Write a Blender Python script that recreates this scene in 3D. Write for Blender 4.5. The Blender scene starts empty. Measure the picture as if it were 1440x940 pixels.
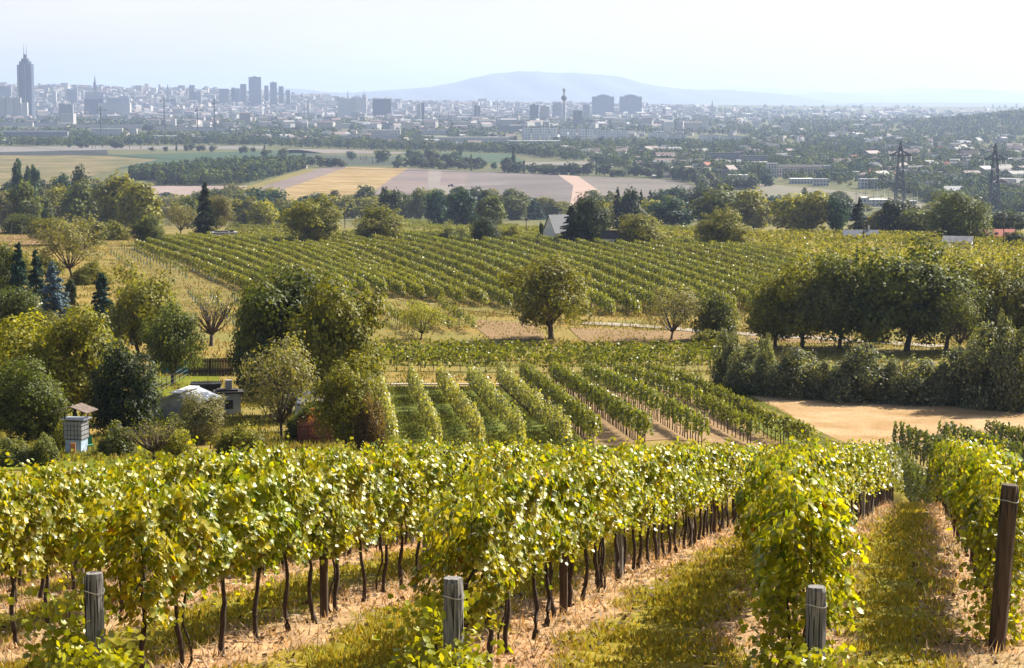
import bpy, math, random
import numpy as np
R = math.radians
# ------------------------------------------------------------------ camera, sky, sun, exposure
sc = bpy.context.scene
COL = sc.collection
F = 3000.0; CX = 720.0; CY = 470.0; HZ = 135.0          # focal length and horizon in photograph pixels
PITCH = math.atan((CY - HZ) / F)
cd = bpy.data.cameras.new('camera'); cam = bpy.data.objects.new('camera', cd); COL.objects.link(cam)
cam.rotation_euler = (math.pi / 2 - PITCH, 0, 0); cd.sensor_width = 36; cd.lens = 36 * F / 1440.0
cd.clip_start = 0.5; cd.clip_end = 120000
sc.camera = cam
SUN_AZ, SUN_EL = 52.0, 38.0                              # degrees to the right of the view direction, height
w = bpy.data.worlds.new('World'); sc.world = w; w.use_nodes = True
nt = w.node_tree; bg = nt.nodes['Background']; bg.inputs['Strength'].default_value = 0.074
sky = nt.nodes.new('ShaderNodeTexSky'); sky.sky_type = 'NISHITA'; sky.sun_disc = False
sky.sun_elevation = R(SUN_EL); sky.sun_rotation = R(SUN_AZ); sky.air_density = 0.9; sky.ozone_density = 0.6; sky.dust_density = 4.0; sky.altitude = 250
# a thin pale veil of high cloud and haze that thickens towards the horizon
_tc = nt.nodes.new('ShaderNodeTexCoord'); _sx = nt.nodes.new('ShaderNodeSeparateXYZ'); nt.links.new(_tc.outputs['Generated'], _sx.inputs[0])
_mr = nt.nodes.new('ShaderNodeMapRange'); _mr.inputs[1].default_value = .06; _mr.inputs[2].default_value = .42; _mr.inputs[3].default_value = .86; _mr.inputs[4].default_value = 0
nt.links.new(_sx.outputs[2], _mr.inputs[0])
_mp = nt.nodes.new('ShaderNodeMapping'); _mp.inputs['Scale'].default_value = (1, 1, 6); _nz = nt.nodes.new('ShaderNodeTexNoise'); _nz.inputs['Scale'].default_value = 5; _nz.inputs['Detail'].default_value = 5
nt.links.new(_tc.outputs['Generated'], _mp.inputs[0]); nt.links.new(_mp.outputs[0], _nz.inputs['Vector'])
_m2 = nt.nodes.new('ShaderNodeMapRange'); _m2.inputs[1].default_value = .3; _m2.inputs[2].default_value = .7; _m2.inputs[3].default_value = .86; _m2.inputs[4].default_value = 1.12
nt.links.new(_nz.outputs[0], _m2.inputs[0])
_mu = nt.nodes.new('ShaderNodeMath'); _mu.operation = 'MULTIPLY'; _mu.use_clamp = True; nt.links.new(_mr.outputs[0], _mu.inputs[0]); nt.links.new(_m2.outputs[0], _mu.inputs[1])
_mx = nt.nodes.new('ShaderNodeMix'); _mx.data_type = 'RGBA'; _mx.inputs[7].default_value = (5.5, 5.45, 5.4, 1)
nt.links.new(_mu.outputs[0], _mx.inputs[0]); nt.links.new(sky.outputs[0], _mx.inputs[6]); nt.links.new(_mx.outputs[2], bg.inputs['Color'])
sl = bpy.data.lights.new('sun', 'SUN'); sl.energy = 5.0; sl.angle = R(0.5); sl.color = (1.0, 0.93, 0.80)
so = bpy.data.objects.new('sun', sl); COL.objects.link(so)
so.rotation_euler = (R(90 - SUN_EL), 0, R(180 - SUN_AZ) - math.pi)
# lamp shines along its -Z; point it from the sun direction
from mathutils import Vector
sd = Vector((math.sin(R(SUN_AZ)) * math.cos(R(SUN_EL)), math.cos(R(SUN_AZ)) * math.cos(R(SUN_EL)), math.sin(R(SUN_EL))))
so.rotation_euler = sd.to_track_quat('Z', 'Y').to_euler()
vs = sc.view_settings; vs.view_transform = 'Standard'; vs.look = 'None'; vs.exposure = 1.4; vs.gamma = 1.0
sc.display_settings.display_device = 'sRGB'
cy = sc.cycles
cy.max_bounces = 7; cy.diffuse_bounces = 3; cy.glossy_bounces = 2; cy.transmission_bounces = 5; cy.volume_bounces = 0
cy.transparent_max_bounces = 4; cy.caustics_reflective = False; cy.caustics_refractive = False
HAZE_DENSITY = 5.6e-5
HAZE_COLOR = (0.46, 0.58, 0.84)

# ------------------------------------------------------------------ terrain
_T = [(-60, 1.0), (0, 2.4), (12, 4.4), (19.5, 5.6), (23.9, 6.17), (28.9, 6.8), (34.1, 7.63), (40.6, 8.7), (46.2, 9.6), (57.6, 11.5), (75, 14.4), (90, 16.9),
      (110, 19.5), (130, 21.6), (165, 24.6), (205, 27.6), (225, 28.8), (258, 29.4), (300, 29.9), (400, 33.2), (570, 39), (700, 45), (900, 56), (1150, 69),
      (1500, 84), (1600, 85), (60000, 85)]
_ty = np.concatenate([np.linspace(-60, 10, 200), np.exp(np.linspace(math.log(10.1), math.log(60000), 6000))])
_tz = np.interp(_ty, [a for a, b in _T], [b for a, b in _T])
_k = np.hanning(161); _k /= _k.sum()
_lz = np.convolve(np.pad(_tz, 80, mode='edge'), _k, mode='valid')
_lz[:200] = _tz[:200]
_lz = np.where(_ty > 1720, 85.0, _lz)
def sm(a, b, t):
    t = np.clip((t - a) / (b - a), 0, 1); return t * t * (3 - 2 * t)
def Hg(x, y):
    x = np.asarray(x, float); y = np.asarray(y, float)
    z = -np.interp(y, _ty, _lz)
    z = z - 2.0 * sm(8, 20, x) * sm(70, 100, y) * (1 - sm(150, 195, y))
    z = z + 0.25 * (np.sin(x * .07 + 1) * np.sin(y * .05)) * sm(90, 200, y) * (1 - sm(700, 1300, y))
    u = x / np.maximum(y, 1) * F + CX
    z = z - .95 * (1 - sm(-15, -2, x)) * (1 - sm(80, 130, y)) * sm(20, 34, y)
    # far rise of the city's southern edge
    top = np.interp(u, [-2000, 0, 40, 300, 420, 560, 900, 1200, 3000], [150, 140, 136, 106, 84, 55, 38, 22, 10])
    z = z + top * sm(8200, 11500, y) - (top + 20) * sm(12500, 16000, y)
    # wooded hill on the right
    z = z + 42 * np.exp(-((u - 1500) / 190) ** 2) * np.exp(-((y - 5600) / 700) ** 2)
    return z
_cp, _sp = math.cos(PITCH), math.sin(PITCH)
def project(x, y, z):
    d = y * _cp - z * _sp; up = y * _sp + z * _cp
    return CX + F * x / d, CY - F * up / d
_my = np.exp(np.linspace(math.log(8), math.log(40000), 9000))
def cast(px, py, ymin=8):
    """the point of the ground seen at a pixel of the photograph"""
    a = (px - CX) / F; b = -(py - CY) / F
    dy = _cp + b * _sp; dz = b * _cp - _sp
    ys = _my[_my >= ymin]; xs = a / dy * ys; zs = dz / dy * ys
    hit = np.nonzero(zs <= Hg(xs, ys))[0]
    if len(hit) == 0: i = len(ys) - 1
    else: i = hit[0]
    y = ys[i]
    if i > 0:
        lo, hi = ys[i - 1], ys[i]
        for _ in range(30):
            m = (lo + hi) / 2
            if dz / dy * m <= Hg(a / dy * m, m): hi = m
            else: lo = m
        y = hi
    x = a / dy * y
    return float(x), float(y), float(Hg(x, y))
def at(px, Y):
    """the ground point at distance Y in a column of the photograph"""
    x = (px - CX) / F * Y
    for _ in range(4):
        z = float(Hg(x, Y)); x = (px - CX) / F * (Y * _cp - z * _sp)
    return x, Y, z
def ppm(p): return F / (p[1] * _cp - p[2] * _sp)          # pixels per metre at a point

# ------------------------------------------------------------------ helpers
def node(nt, t, **kw):
    n = nt.nodes.new(t)
    for k, v in kw.items(): setattr(n, k, v)
    return n
def new_mat(name):
    m = bpy.data.materials.new(name); m.use_nodes = True
    return m, m.node_tree, m.node_tree.nodes['Principled BSDF']
def mat(name, c, rough=0.8, noise=0.25, scale=6.0, metal=0.0, c2=None, spec=0.3, bump=0.0, coord='Object'):
    m, nt, b = new_mat(name)
    tc = node(nt, 'ShaderNodeTexCoord'); n = node(nt, 'ShaderNodeTexNoise')
    n.inputs['Scale'].default_value = scale; n.inputs['Detail'].default_value = 6; n.inputs['Roughness'].default_value = .65
    nt.links.new(tc.outputs[coord], n.inputs['Vector'])
    mx = node(nt, 'ShaderNodeMix', data_type='RGBA')
    lo = tuple(v * (1 - noise) for v in c) if c2 is None else c
    hi = tuple(min(1, v * (1 + noise)) for v in c) if c2 is None else c2
    mx.inputs[6].default_value = (*lo, 1); mx.inputs[7].default_value = (*hi, 1)
    mr = node(nt, 'ShaderNodeMapRange'); mr.inputs[1].default_value = .35; mr.inputs[2].default_value = .65
    nt.links.new(n.outputs[0], mr.inputs[0]); nt.links.new(mr.outputs[0], mx.inputs[0])
    nt.links.new(mx.outputs[2], b.inputs['Base Color'])
    b.inputs['Roughness'].default_value = rough; b.inputs['Metallic'].default_value = metal
    b.inputs['Specular IOR Level'].default_value = spec
    if bump:
        bp = node(nt, 'ShaderNodeBump'); bp.inputs['Strength'].default_value = bump
        nt.links.new(n.outputs[0], bp.inputs['Height']); nt.links.new(bp.outputs[0], b.inputs['Normal'])
    return m
def leaf_mat(name, transl=0.4, rough=0.45, spec=0.4, tcol=(1.25, 1.2, 0.45), noise=0.0):
    """foliage: the object's colour times the leaf's own tint, partly see-through to light"""
    m, nt, b = new_mat(name)
    oi = node(nt, 'ShaderNodeObjectInfo'); at_ = node(nt, 'ShaderNodeAttribute', attribute_name='tint')
    mul = node(nt, 'ShaderNodeMix', data_type='RGBA', blend_type='MULTIPLY'); mul.inputs[0].default_value = 1
    nt.links.new(oi.outputs['Color'], mul.inputs[6]); nt.links.new(at_.outputs['Color'], mul.inputs[7])
    nt.links.new(mul.outputs[2], b.inputs['Base Color'])
    b.inputs['Roughness'].default_value = rough; b.inputs['Specular IOR Level'].default_value = spec
    tr = node(nt, 'ShaderNodeBsdfTranslucent'); m2 = node(nt, 'ShaderNodeMix', data_type='RGBA', blend_type='MULTIPLY')
    m2.inputs[0].default_value = 1; m2.inputs[7].default_value = (*tcol, 1); m2.clamp_result = False
    nt.links.new(mul.outputs[2], m2.inputs[6]); nt.links.new(m2.outputs[2], tr.inputs['Color'])
    ms = node(nt, 'ShaderNodeMixShader'); ms.inputs[0].default_value = transl
    nt.links.new(b.outputs[0], ms.inputs[1]); nt.links.new(tr.outputs[0], ms.inputs[2])
    nt.links.new(ms.outputs[0], nt.nodes['Material Output'].inputs['Surface'])
    return m
def raw_mesh(name, V, Fc, m=None, tint=None, smooth=False):
    """V (n,3); Fc array (m,3|4) or list of faces"""
    me = bpy.data.meshes.new(name); V = np.asarray(V, np.float32).reshape(-1, 3)
    if isinstance(Fc, np.ndarray):
        k = Fc.shape[1]; nf = len(Fc)
        me.vertices.add(len(V)); me.vertices.foreach_set('co', V.ravel())
        me.loops.add(nf * k); me.loops.foreach_set('vertex_index', Fc.astype(np.int32).ravel())
        me.polygons.add(nf); me.polygons.foreach_set('loop_start', np.arange(nf, dtype=np.int32) * k)
        if smooth: me.polygons.foreach_set('use_smooth', np.ones(nf, bool))
        me.update(calc_edges=True)
    else:
        me.from_pydata([tuple(map(float, v)) for v in V], [], Fc); me.update()
        if smooth: me.polygons.foreach_set('use_smooth', np.ones(len(Fc), bool))
    if tint is not None:
        a = me.color_attributes.new('tint', 'FLOAT_COLOR', 'POINT')
        T = np.ones((len(V), 4), np.float32); T[:, :3] = tint; a.data.foreach_set('color', T.ravel())
    if m: me.materials.append(m)
    return me
_labels = {}
def put(name, data, parent=None, loc=(0, 0, 0), rz=0.0, scale=None, color=None):
    o = bpy.data.objects.new(name, data); COL.objects.link(o); o.location = loc; o.rotation_euler = (0, 0, rz)
    if scale is not None: o.scale = scale
    if color is not None: o.color = (*color, 1)
    if parent: o.parent = parent
    return o
def tag(o, label, cat, group=None, kind=None):
    o['label'] = label; o['category'] = cat
    if group: o['group'] = group
    if kind: o['kind'] = kind
    n = len(label.split())
    if n < 4 or n > 16 or label in _labels: print('LABEL?', n, label)
    _labels[label] = 1
    return o
def thing(name, label, cat, loc=(0, 0, 0), rz=0.0, group=None, scale=None):
    o = put(name, None, None, loc, rz, scale); o.empty_display_size = .2
    return tag(o, label, cat, group)
def struct(name, me, label=None):
    o = put(name, me); o['kind'] = 'structure'
    if label: o['label'] = label
    return o
class MB:
    """collects shapes of ONE part and links them as one mesh"""
    def __init__(s): s.V = []; s.F = []
    def add(s, V, Fs):
        b = len(s.V); s.V += [tuple(v) for v in V]; s.F += [tuple(b + i for i in f) for f in Fs]; return s
    def box(s, x0, x1, y0, y1, z0, z1, taper=0.0):
        cx, cy_ = (x0 + x1) / 2, (y0 + y1) / 2; k = 1 - taper
        t = [(cx + (x - cx) * k, cy_ + (y - cy_) * k, z1) for x, y in ((x0, y0), (x1, y0), (x1, y1), (x0, y1))]
        return s.add([(x0, y0, z0), (x1, y0, z0), (x1, y1, z0), (x0, y1, z0)] + t,
                     [(3, 2, 1, 0), (4, 5, 6, 7), (0, 1, 5, 4), (1, 2, 6, 5), (2, 3, 7, 6), (3, 0, 4, 7)])
    def tube(s, pts, rad, n=6, cap=True, jitter=0, rng=None):
        pts = [Vector(p) for p in pts]; m = len(pts)
        rad = [rad] * m if isinstance(rad, (int, float)) else rad
        V = []
        for i, p in enumerate(pts):
            d = (pts[min(i + 1, m - 1)] - pts[max(i - 1, 0)])
            if d.length < 1e-9: d = Vector((0, 0, 1))
            d.normalize(); a = d.orthogonal() if abs(d.z) < .95 else d.cross(Vector((0, 1, 0)))
            a.normalize(); c = d.cross(a)
            for k in range(n):
                t = 2 * math.pi * k / n; r = rad[i] * (1 + (rng.uniform(-jitter, jitter) if rng else 0))
                V.append(p + a * math.cos(t) * r + c * math.sin(t) * r)
        Fs = [(i * n + k, i * n + (k + 1) % n, (i + 1) * n + (k + 1) % n, (i + 1) * n + k) for i in range(m - 1) for k in range(n)]
        if cap: Fs += [tuple(range(n))[::-1], tuple((m - 1) * n + k for k in range(n))]
        return s.add(V, Fs)
    def lathe(s, prof, n=16, cx=0, cy_=0):
        V = [(cx + r * math.cos(2 * math.pi * k / n), cy_ + r * math.sin(2 * math.pi * k / n), z) for r, z in prof for k in range(n)]
        m = len(prof)
        Fs = [(i * n + k, i * n + (k + 1) % n, (i + 1) * n + (k + 1) % n, (i + 1) * n + k) for i in range(m - 1) for k in range(n)]
        Fs += [tuple(range(n))[::-1], tuple((m - 1) * n + k for k in range(n))]
        return s.add(V, Fs)
    def gable(s, x0, x1, y0, y1, z0, z1, over=.3, th=.18, axis='x'):
        """a closed pitched roof slab, ridge along the axis"""
        if axis == 'x':
            ym = (y0 + y1) / 2; P = [(y0 - over, z0), (ym, z1), (y1 + over, z0), (y1 + over, z0 + th), (ym, z1 + th), (y0 - over, z0 + th)]
            V = [(x, p[0], p[1]) for x in (x0 - over, x1 + over) for p in P]
        else:
            xm = (x0 + x1) / 2; P = [(x0 - over, z0), (xm, z1), (x1 + over, z0), (x1 + over, z0 + th), (xm, z1 + th), (x0 - over, z0 + th)]
            V = [(p[0], y, p[1]) for y in (y0 - over, y1 + over) for p in P]
        return s.add(V, [(0, 1, 4, 5), (1, 2, 3, 4), (6, 11, 10, 7), (7, 10, 9, 8)] + [(i, i + 6, (i + 1) % 6 + 6, (i + 1) % 6) for i in range(6)])
    def house_wall(s, x0, x1, y0, y1, z0, z1, zr, axis='x'):
        if axis == 'x':
            ym = (y0 + y1) / 2; P = [(y0, z0), (y1, z0), (y1, z1), (ym, zr), (y0, z1)]; V = [(x, p[0], p[1]) for x in (x0, x1) for p in P]
        else:
            xm = (x0 + x1) / 2; P = [(x0, z0), (x1, z0), (x1, z1), (xm, zr), (x0, z1)]; V = [(p[0], y, p[1]) for y in (y0, y1) for p in P]
        return s.add(V, [(0, 1, 2, 3, 4), (5, 6, 7, 8, 9)] + [(i, (i + 1) % 5, (i + 1) % 5 + 5, i + 5) for i in range(5)])
    def mesh(s, name, m=None, smooth=False): return raw_mesh(name, s.V, s.F, m, smooth=smooth)
    def build(s, name, m, parent=None, loc=(0, 0, 0), rz=0, smooth=False, **kw): return put(name, s.mesh(name, m, smooth), parent, loc, rz, **kw)
_ones = 'zeroth first second third fourth fifth sixth seventh eighth ninth tenth eleventh twelfth thirteenth fourteenth fifteenth sixteenth seventeenth eighteenth nineteenth'.split()
_tens = ['', '', 'twent', 'thirt', 'fort', 'fift', 'sixt', 'sevent', 'eight', 'ninet']
def nth(n):
    if n < 20: return _ones[n]
    if n >= 100: return 'hundred-and-' + nth(n - 100) if n > 100 else 'hundredth'
    return _tens[n // 10] + 'ieth' if n % 10 == 0 else _tens[n // 10] + 'y-' + _ones[n % 10]
def lin(r, g, b): return tuple(.40 * ((v / 255 + .055) / 1.055) ** 2.4 for v in (r, g, b))    # seen colour in full sun -> the surface's own colour
def unit(v): return v / np.maximum(np.linalg.norm(v, axis=1, keepdims=True), 1e-9)

# ------------------------------------------------------------------ leaves
QUAD = np.array([(0, -.5), (.5, 0), (0, .5), (-.5, 0)])
_la = [(-90, .22), (-62, .48), (-28, .43), (5, .53), (38, .43), (68, .5), (90, .60), (112, .5), (142, .43), (175, .53), (208, .43), (242, .48)]
VINE = np.array([(r * math.cos(R(a)), r * math.sin(R(a))) for a, r in _la])
def leaves(P, N, S, rng, shape='quad', fold=.18, tint=None, stretch=1.0, var=.28, yellow=.12, up=None):
    n = len(P); N = unit(N); T = unit(np.cross(N, unit(rng.normal(size=(n, 3))) if up is None else up)); B = np.cross(N, T)
    S = np.asarray(S).reshape(-1, 1) * np.ones((n, 1))
    out = QUAD if shape == 'quad' else VINE; k = len(out)
    V = np.empty((n, k if shape == 'quad' else k + 1, 3))
    for i, (a, b) in enumerate(out):
        V[:, i] = P + T * S * a + B * S * b * stretch + N * S * fold * (abs(a) if shape == 'quad' else .5 * math.hypot(a, b))
    base = np.arange(n)[:, None] * V.shape[1]
    if shape == 'quad':
        Fc = np.concatenate([base + np.array([[0, 1, 2]]), base + np.array([[0, 2, 3]])])
    else:
        V[:, k] = P
        Fc = np.concatenate([base + np.array([[k, i, (i + 1) % k]]) for i in range(k)])
    b = 1 + rng.uniform(-var, var, (n, 1)); yy = rng.uniform(-1, 1, (n, 1)) * yellow
    t = np.concatenate([b * (1 + yy), b * (1 + yy * .3), b * (1 - yy)], 1)
    if tint is not None: t = t * tint
    return V.reshape(-1, 3), Fc, np.repeat(t, V.shape[1], 0)
def join(parts):
    V, Fc, T, b = [], [], [], 0
    for v, f, t in parts: V.append(v); Fc.append(f + b); T.append(t); b += len(v)
    return np.concatenate(V), np.concatenate(Fc), np.concatenate(T)
def dirs(n, rng): return unit(rng.normal(size=(n, 3)))
# ------------------------------------------------------------------ materials
M = {}
M['leaf'] = leaf_mat('foliage', .36, .55, .16, (1.55, 1.5, .4))
M['vine_leaf'] = leaf_mat('vine_foliage', .40, .40, .34, (1.6, 1.45, .3))
M['needle'] = leaf_mat('needles', .12, .75, .06, (1, 1.1, .7))
M['blade'] = leaf_mat('blades', .3, .7, .15, (1.2, 1.1, .6))
M['bark'] = mat('bark', (.075, .055, .042), .9, .5, 9, bump=.5)
M['vine_bark'] = mat('vine_bark', (.045, .03, .022), .95, .5, 25, bump=.6)
M['old_post'] = mat('weathered_post', (.06, .055, .05), .95, c2=(.27, .255, .24), scale=34, bump=1.0)
M['brown_post'] = mat('brown_post', (.07, .045, .03), .9, .5, 20, bump=.5)
M['metal_post'] = mat('metal_post', (.12, .12, .12), .55, .3, 8, metal=.6)
M['crack'] = mat('dark_crack', (.02, .017, .015), .95)
M['wire'] = mat('wire', (.4, .4, .38), .45, .1, 5, metal=.8)
def wood_grain(m):
    nt = m.node_tree
    n = [x for x in nt.nodes if x.type == 'TEX_NOISE'][0]; tc = [x for x in nt.nodes if x.type == 'TEX_COORD'][0]
    mp = node(nt, 'ShaderNodeMapping'); mp.inputs['Scale'].default_value = (1, 1, .06)
    nt.links.new(tc.outputs['Object'], mp.inputs[0]); nt.links.new(mp.outputs[0], n.inputs['Vector'])
for k in ('old_post', 'brown_post'): wood_grain(M[k])

# ------------------------------------------------------------------ the ground
XR = {4: 5.6, 3: 2.9, 2: .2, 1: -2.7, 0: -5.4, -1: -8.1, -2: -10.8, -3: -13.5, -4: -16.2, -5: -18.9}
def rowx(k, y):
    y = np.asarray(y, float)
    if k == 3: return np.interp(y, [10, 19.8, 24, 40.5, 60, 90], [2.75, 2.83, 3.0, 5.9, 10.2, 16.5])
    if k == 1: return XR[1] + np.where(y > 24, .2 * (y - 24), .24 * (y - 24))
    return XR[k] + .19 * (y - 24)
u1 = np.linspace(-.29, .29, 300); u2 = .29 + (np.linspace(0, 1, 26)[1:] ** 1.6) * .65
U = np.concatenate([-u2[::-1], u1, u2])
YY = np.concatenate([np.linspace(-25, 14, 30), np.arange(14.15, 68, .13), np.exp(np.arange(math.log(68.2), math.log(46000), .0118))])
gx = U[None, :] * np.maximum(YY, 25)[:, None] * 1.0; gy = np.repeat(YY[:, None], len(U), 1)
gz = Hg(gx, gy)
rng = np.random.default_rng(3)
# fine bumps of the near lanes
gz = gz + .035 * np.sin(gx * 5 + 2 * np.sin(gy * 1.7)) * np.sin(gy * 4.1 + gx) * (gy < 66)
ny, nx = gx.shape
straw = lin(205, 165, 120); green = lin(120, 125, 50)
dist = np.full(gx.shape, 9.0)
for k in XR: dist = np.minimum(dist, np.abs(gx - rowx(k, gy)) * .98)
wob = .16 * np.sin(gy * 1.1 + gx) + .1 * np.sin(gy * 2.9 + 3 * gx) + rng.normal(0, .07, gx.shape)
s = 1 - sm(.44, .68, dist + wob)
for k in XR: pass
near = (1 - sm(60, 66, gy)) * (1 - sm(8, 9, gx)) + (1 - sm(125, 132, gy)) * sm(8, 9, gx) * (1 - sm(22, 26, gx) * sm(62, 70, gy))
A = np.empty(gx.shape + (3,))
DRY = np.array(lin(240, 200, 160)); GRN = np.array(lin(186, 172, 66)); MID = np.array(lin(176, 158, 88)); FAR = np.array(lin(120, 124, 84))
for c in range(3):
    nearc = s * DRY[c] + (1 - s) * GRN[c]
    t = sm(400, 1500, gy)
    A[..., c] = nearc * near + (1 - near) * (MID[c] * (1 - t) + FAR[c] * t)
gidx = np.arange(ny * nx).reshape(ny, nx)
gf = np.stack([gidx[:-1, :-1], gidx[:-1, 1:], gidx[1:, 1:], gidx[1:, :-1]], -1).reshape(-1, 4)
gm, nt_, b_ = new_mat('ground')
tc = node(nt_, 'ShaderNodeTexCoord'); a_ = node(nt_, 'ShaderNodeAttribute', attribute_name='tint')
n1 = node(nt_, 'ShaderNodeTexNoise'); n1.inputs['Scale'].default_value = 3.0; n1.inputs['Detail'].default_value = 10; n1.inputs['Roughness'].default_value = .75
n2 = node(nt_, 'ShaderNodeTexNoise'); n2.inputs['Scale'].default_value = .09; n2.inputs['Detail'].default_value = 7; n2.inputs['Roughness'].default_value = .7
for n in (n1, n2): nt_.links.new(tc.outputs['Object'], n.inputs['Vector'])
mr = node(nt_, 'ShaderNodeMapRange'); mr.inputs[1].default_value = .3; mr.inputs[2].default_value = .7; mr.inputs[3].default_value = .55; mr.inputs[4].default_value = 1.4
nt_.links.new(n1.outputs[0], mr.inputs[0])
cr = node(nt_, 'ShaderNodeValToRGB'); cr.color_ramp.elements[0].position = .38; cr.color_ramp.elements[0].color = (.82, .95, .78, 1)
cr.color_ramp.elements[1].position = .62; cr.color_ramp.elements[1].color = (1.3, 1.1, .95, 1)
nt_.links.new(n2.outputs[0], cr.inputs[0])
m1 = node(nt_, 'ShaderNodeMix', data_type='RGBA', blend_type='MULTIPLY'); m1.inputs[0].default_value = 1
m2 = node(nt_, 'ShaderNodeMix', data_type='RGBA', blend_type='MULTIPLY'); m2.inputs[0].default_value = 1
nt_.links.new(a_.outputs['Color'], m1.inputs[6]); nt_.links.new(cr.outputs[0], m1.inputs[7])
nt_.links.new(m1.outputs[2], m2.inputs[6]); nt_.links.new(mr.outputs[0], m2.inputs[7]); nt_.links.new(m2.outputs[2], b_.inputs['Base Color'])
b_.inputs['Roughness'].default_value = .95; b_.inputs['Specular IOR Level'].default_value = .1
bp = node(nt_, 'ShaderNodeBump'); bp.inputs['Strength'].default_value = .6; bp.inputs['Distance'].default_value = .08
nt_.links.new(n1.outputs[0], bp.inputs['Height']); nt_.links.new(bp.outputs[0], b_.inputs['Normal'])
struct('ground', raw_mesh('ground', np.stack([gx, gy, gz], -1), gf, gm, A.reshape(-1, 3), smooth=True))

def patch(name, c, m, off=.05, n=24, label=None):
    """a sheet draped over the ground between four pixel corners: far-left, far-right, near-right, near-left"""
    P = [np.array(cast(*p)[:2]) for p in c]
    uu, vv = np.meshgrid(np.linspace(0, 1, n), np.linspace(0, 1, n))
    X = sum(wt[..., None] * p for wt, p in zip(((1 - uu) * (1 - vv), uu * (1 - vv), uu * vv, (1 - uu) * vv), P))
    Z = Hg(X[..., 0], X[..., 1]) + off
    I = np.arange(n * n).reshape(n, n)
    f = np.stack([I[:-1, :-1], I[1:, :-1], I[1:, 1:], I[:-1, 1:]], -1).reshape(-1, 4)
    return struct(name, raw_mesh(name, np.stack([X[..., 0], X[..., 1], Z], -1), f, m), label)
def ribbon(name, pix, width, m, off=.06, label=None):
    P = np.array([cast(*p)[:2] for p in pix]); seg = np.r_[0, np.cumsum(np.linalg.norm(np.diff(P, axis=0), axis=1))]
    t = np.arange(0, seg[-1], 2.5); X = np.interp(t, seg, P[:, 0]); Y = np.interp(t, seg, P[:, 1])
    T = unit(np.stack([np.gradient(X), np.gradient(Y)], -1)); Nn = np.stack([-T[:, 1], T[:, 0]], -1)
    ws = np.linspace(-.5, .5, 5) * width
    jit = np.random.default_rng(len(t)).normal(0, .06 * width, (len(t), 5)) * np.array([1, 0, 0, 0, 1])
    XX = X[:, None] + Nn[:, :1] * (ws + jit); Y2 = Y[:, None] + Nn[:, 1:] * (ws + jit); Z = Hg(XX, Y2) + off
    I = np.arange(XX.size).reshape(XX.shape)
    f = np.stack([I[:-1, :-1], I[1:, :-1], I[1:, 1:], I[:-1, 1:]], -1).reshape(-1, 4)
    if (Nn[0, 1] > 0) == True: f = f[:, ::-1]
    return struct(name, raw_mesh(name, np.stack([XX, Y2, Z], -1), f, m), label)

# ------------------------------------------------------------------ grass of the near lanes
def blades(name, n, seed, dry, label):
    rg = np.random.default_rng(seed)
    y = 17 + 55 * rg.random(n) ** 1.5; x = (rg.random(n) * .56 - .28) * y
    d = np.full(n, 9.0)
    for k in XR: d = np.minimum(d, np.abs(x - rowx(k, y)))
    wb = d + .16 * np.sin(y * 1.1 + x) + .1 * np.sin(y * 2.9 + 3 * x)
    keep = (wb < .74) if dry else (wb > .55)
    patchy = np.sin(x * 3.1 + np.sin(y * 2)) + np.sin(y * 1.3 + x * 1.7) + rg.normal(0, .8, n)
    keep &= patchy > (-1.2 if dry else -.8)
    x, y = x[keep], y[keep]; n = len(x); z = Hg(x, y)
    h = (rg.random(n) ** 3 * .12 + .02) if dry else (rg.random(n) * .05 + .025); h = h * (1 + y / 60)
    a = rg.random(n) * 6.28; lean = rg.normal(0, .6 if dry else .4, (n, 2)) * h[:, None]
    wd = (.003 + .00035 * y) * (1 if dry else 1.8)
    V = np.empty((n, 3, 3)); P = np.stack([x, y, z - .01], -1); t = np.stack([np.cos(a), np.sin(a), a * 0], -1) * wd[:, None]
    V[:, 0] = P - t; V[:, 1] = P + t; V[:, 2] = P + np.c_[lean, h]
    f = np.arange(n * 3).reshape(-1, 3); b = 1 + rg.uniform(-.4, .4, (n, 1)); yl = rg.uniform(-.15, .25, (n, 1))
    T = np.repeat(np.concatenate([b * (1 + yl), b, b * (1 - yl * .6)], 1), 3, 0)
    o = put(name, raw_mesh(name, V.reshape(-1, 3), f, M['blade'], T), color=lin(250, 215, 178) if dry else lin(222, 208, 80))
    tag(o, label, 'grass', kind='stuff')
blades('dry_grass', 120000, 5, True, 'dry straw-coloured grass under the near vine rows')
blades('grass', 260000, 6, False, 'short green grass in the lanes between the near vine rows')

rg = np.random.default_rng(91); n = 16000; y = 17 + 45 * rg.random(n) ** 1.5; x = (rg.random(n) * .56 - .28) * y; d = np.full(n, 9.0)
for k in XR: d = np.minimum(d, np.abs(x - rowx(k, y)))
k_ = d < 1.0; x, y = x[k_], y[k_]; n = len(x); tint = np.ones((n, 3)); q_ = rg.random(n); tint[q_ < .35] = (.35, .28, .22); tint[q_ > .8] = (1.5, 1.5, 1.5)
v, f, t_ = leaves(np.stack([x, y, Hg(x, y) + .02 + .02 * rg.random(n)], -1), rg.normal(0, .5, (n, 3)) + [0, 0, 1], .022 + .0016 * y * rg.uniform(.5, 1.6, n), rg, 'quad', .3, tint)
tag(put('leaf_litter', raw_mesh('leaf_litter', v, f, M['blade'], t_), color=(.26, .19, .13)), 'dry fallen leaves and prunings under the near vine rows', 'leaf litter', kind='stuff')
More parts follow.
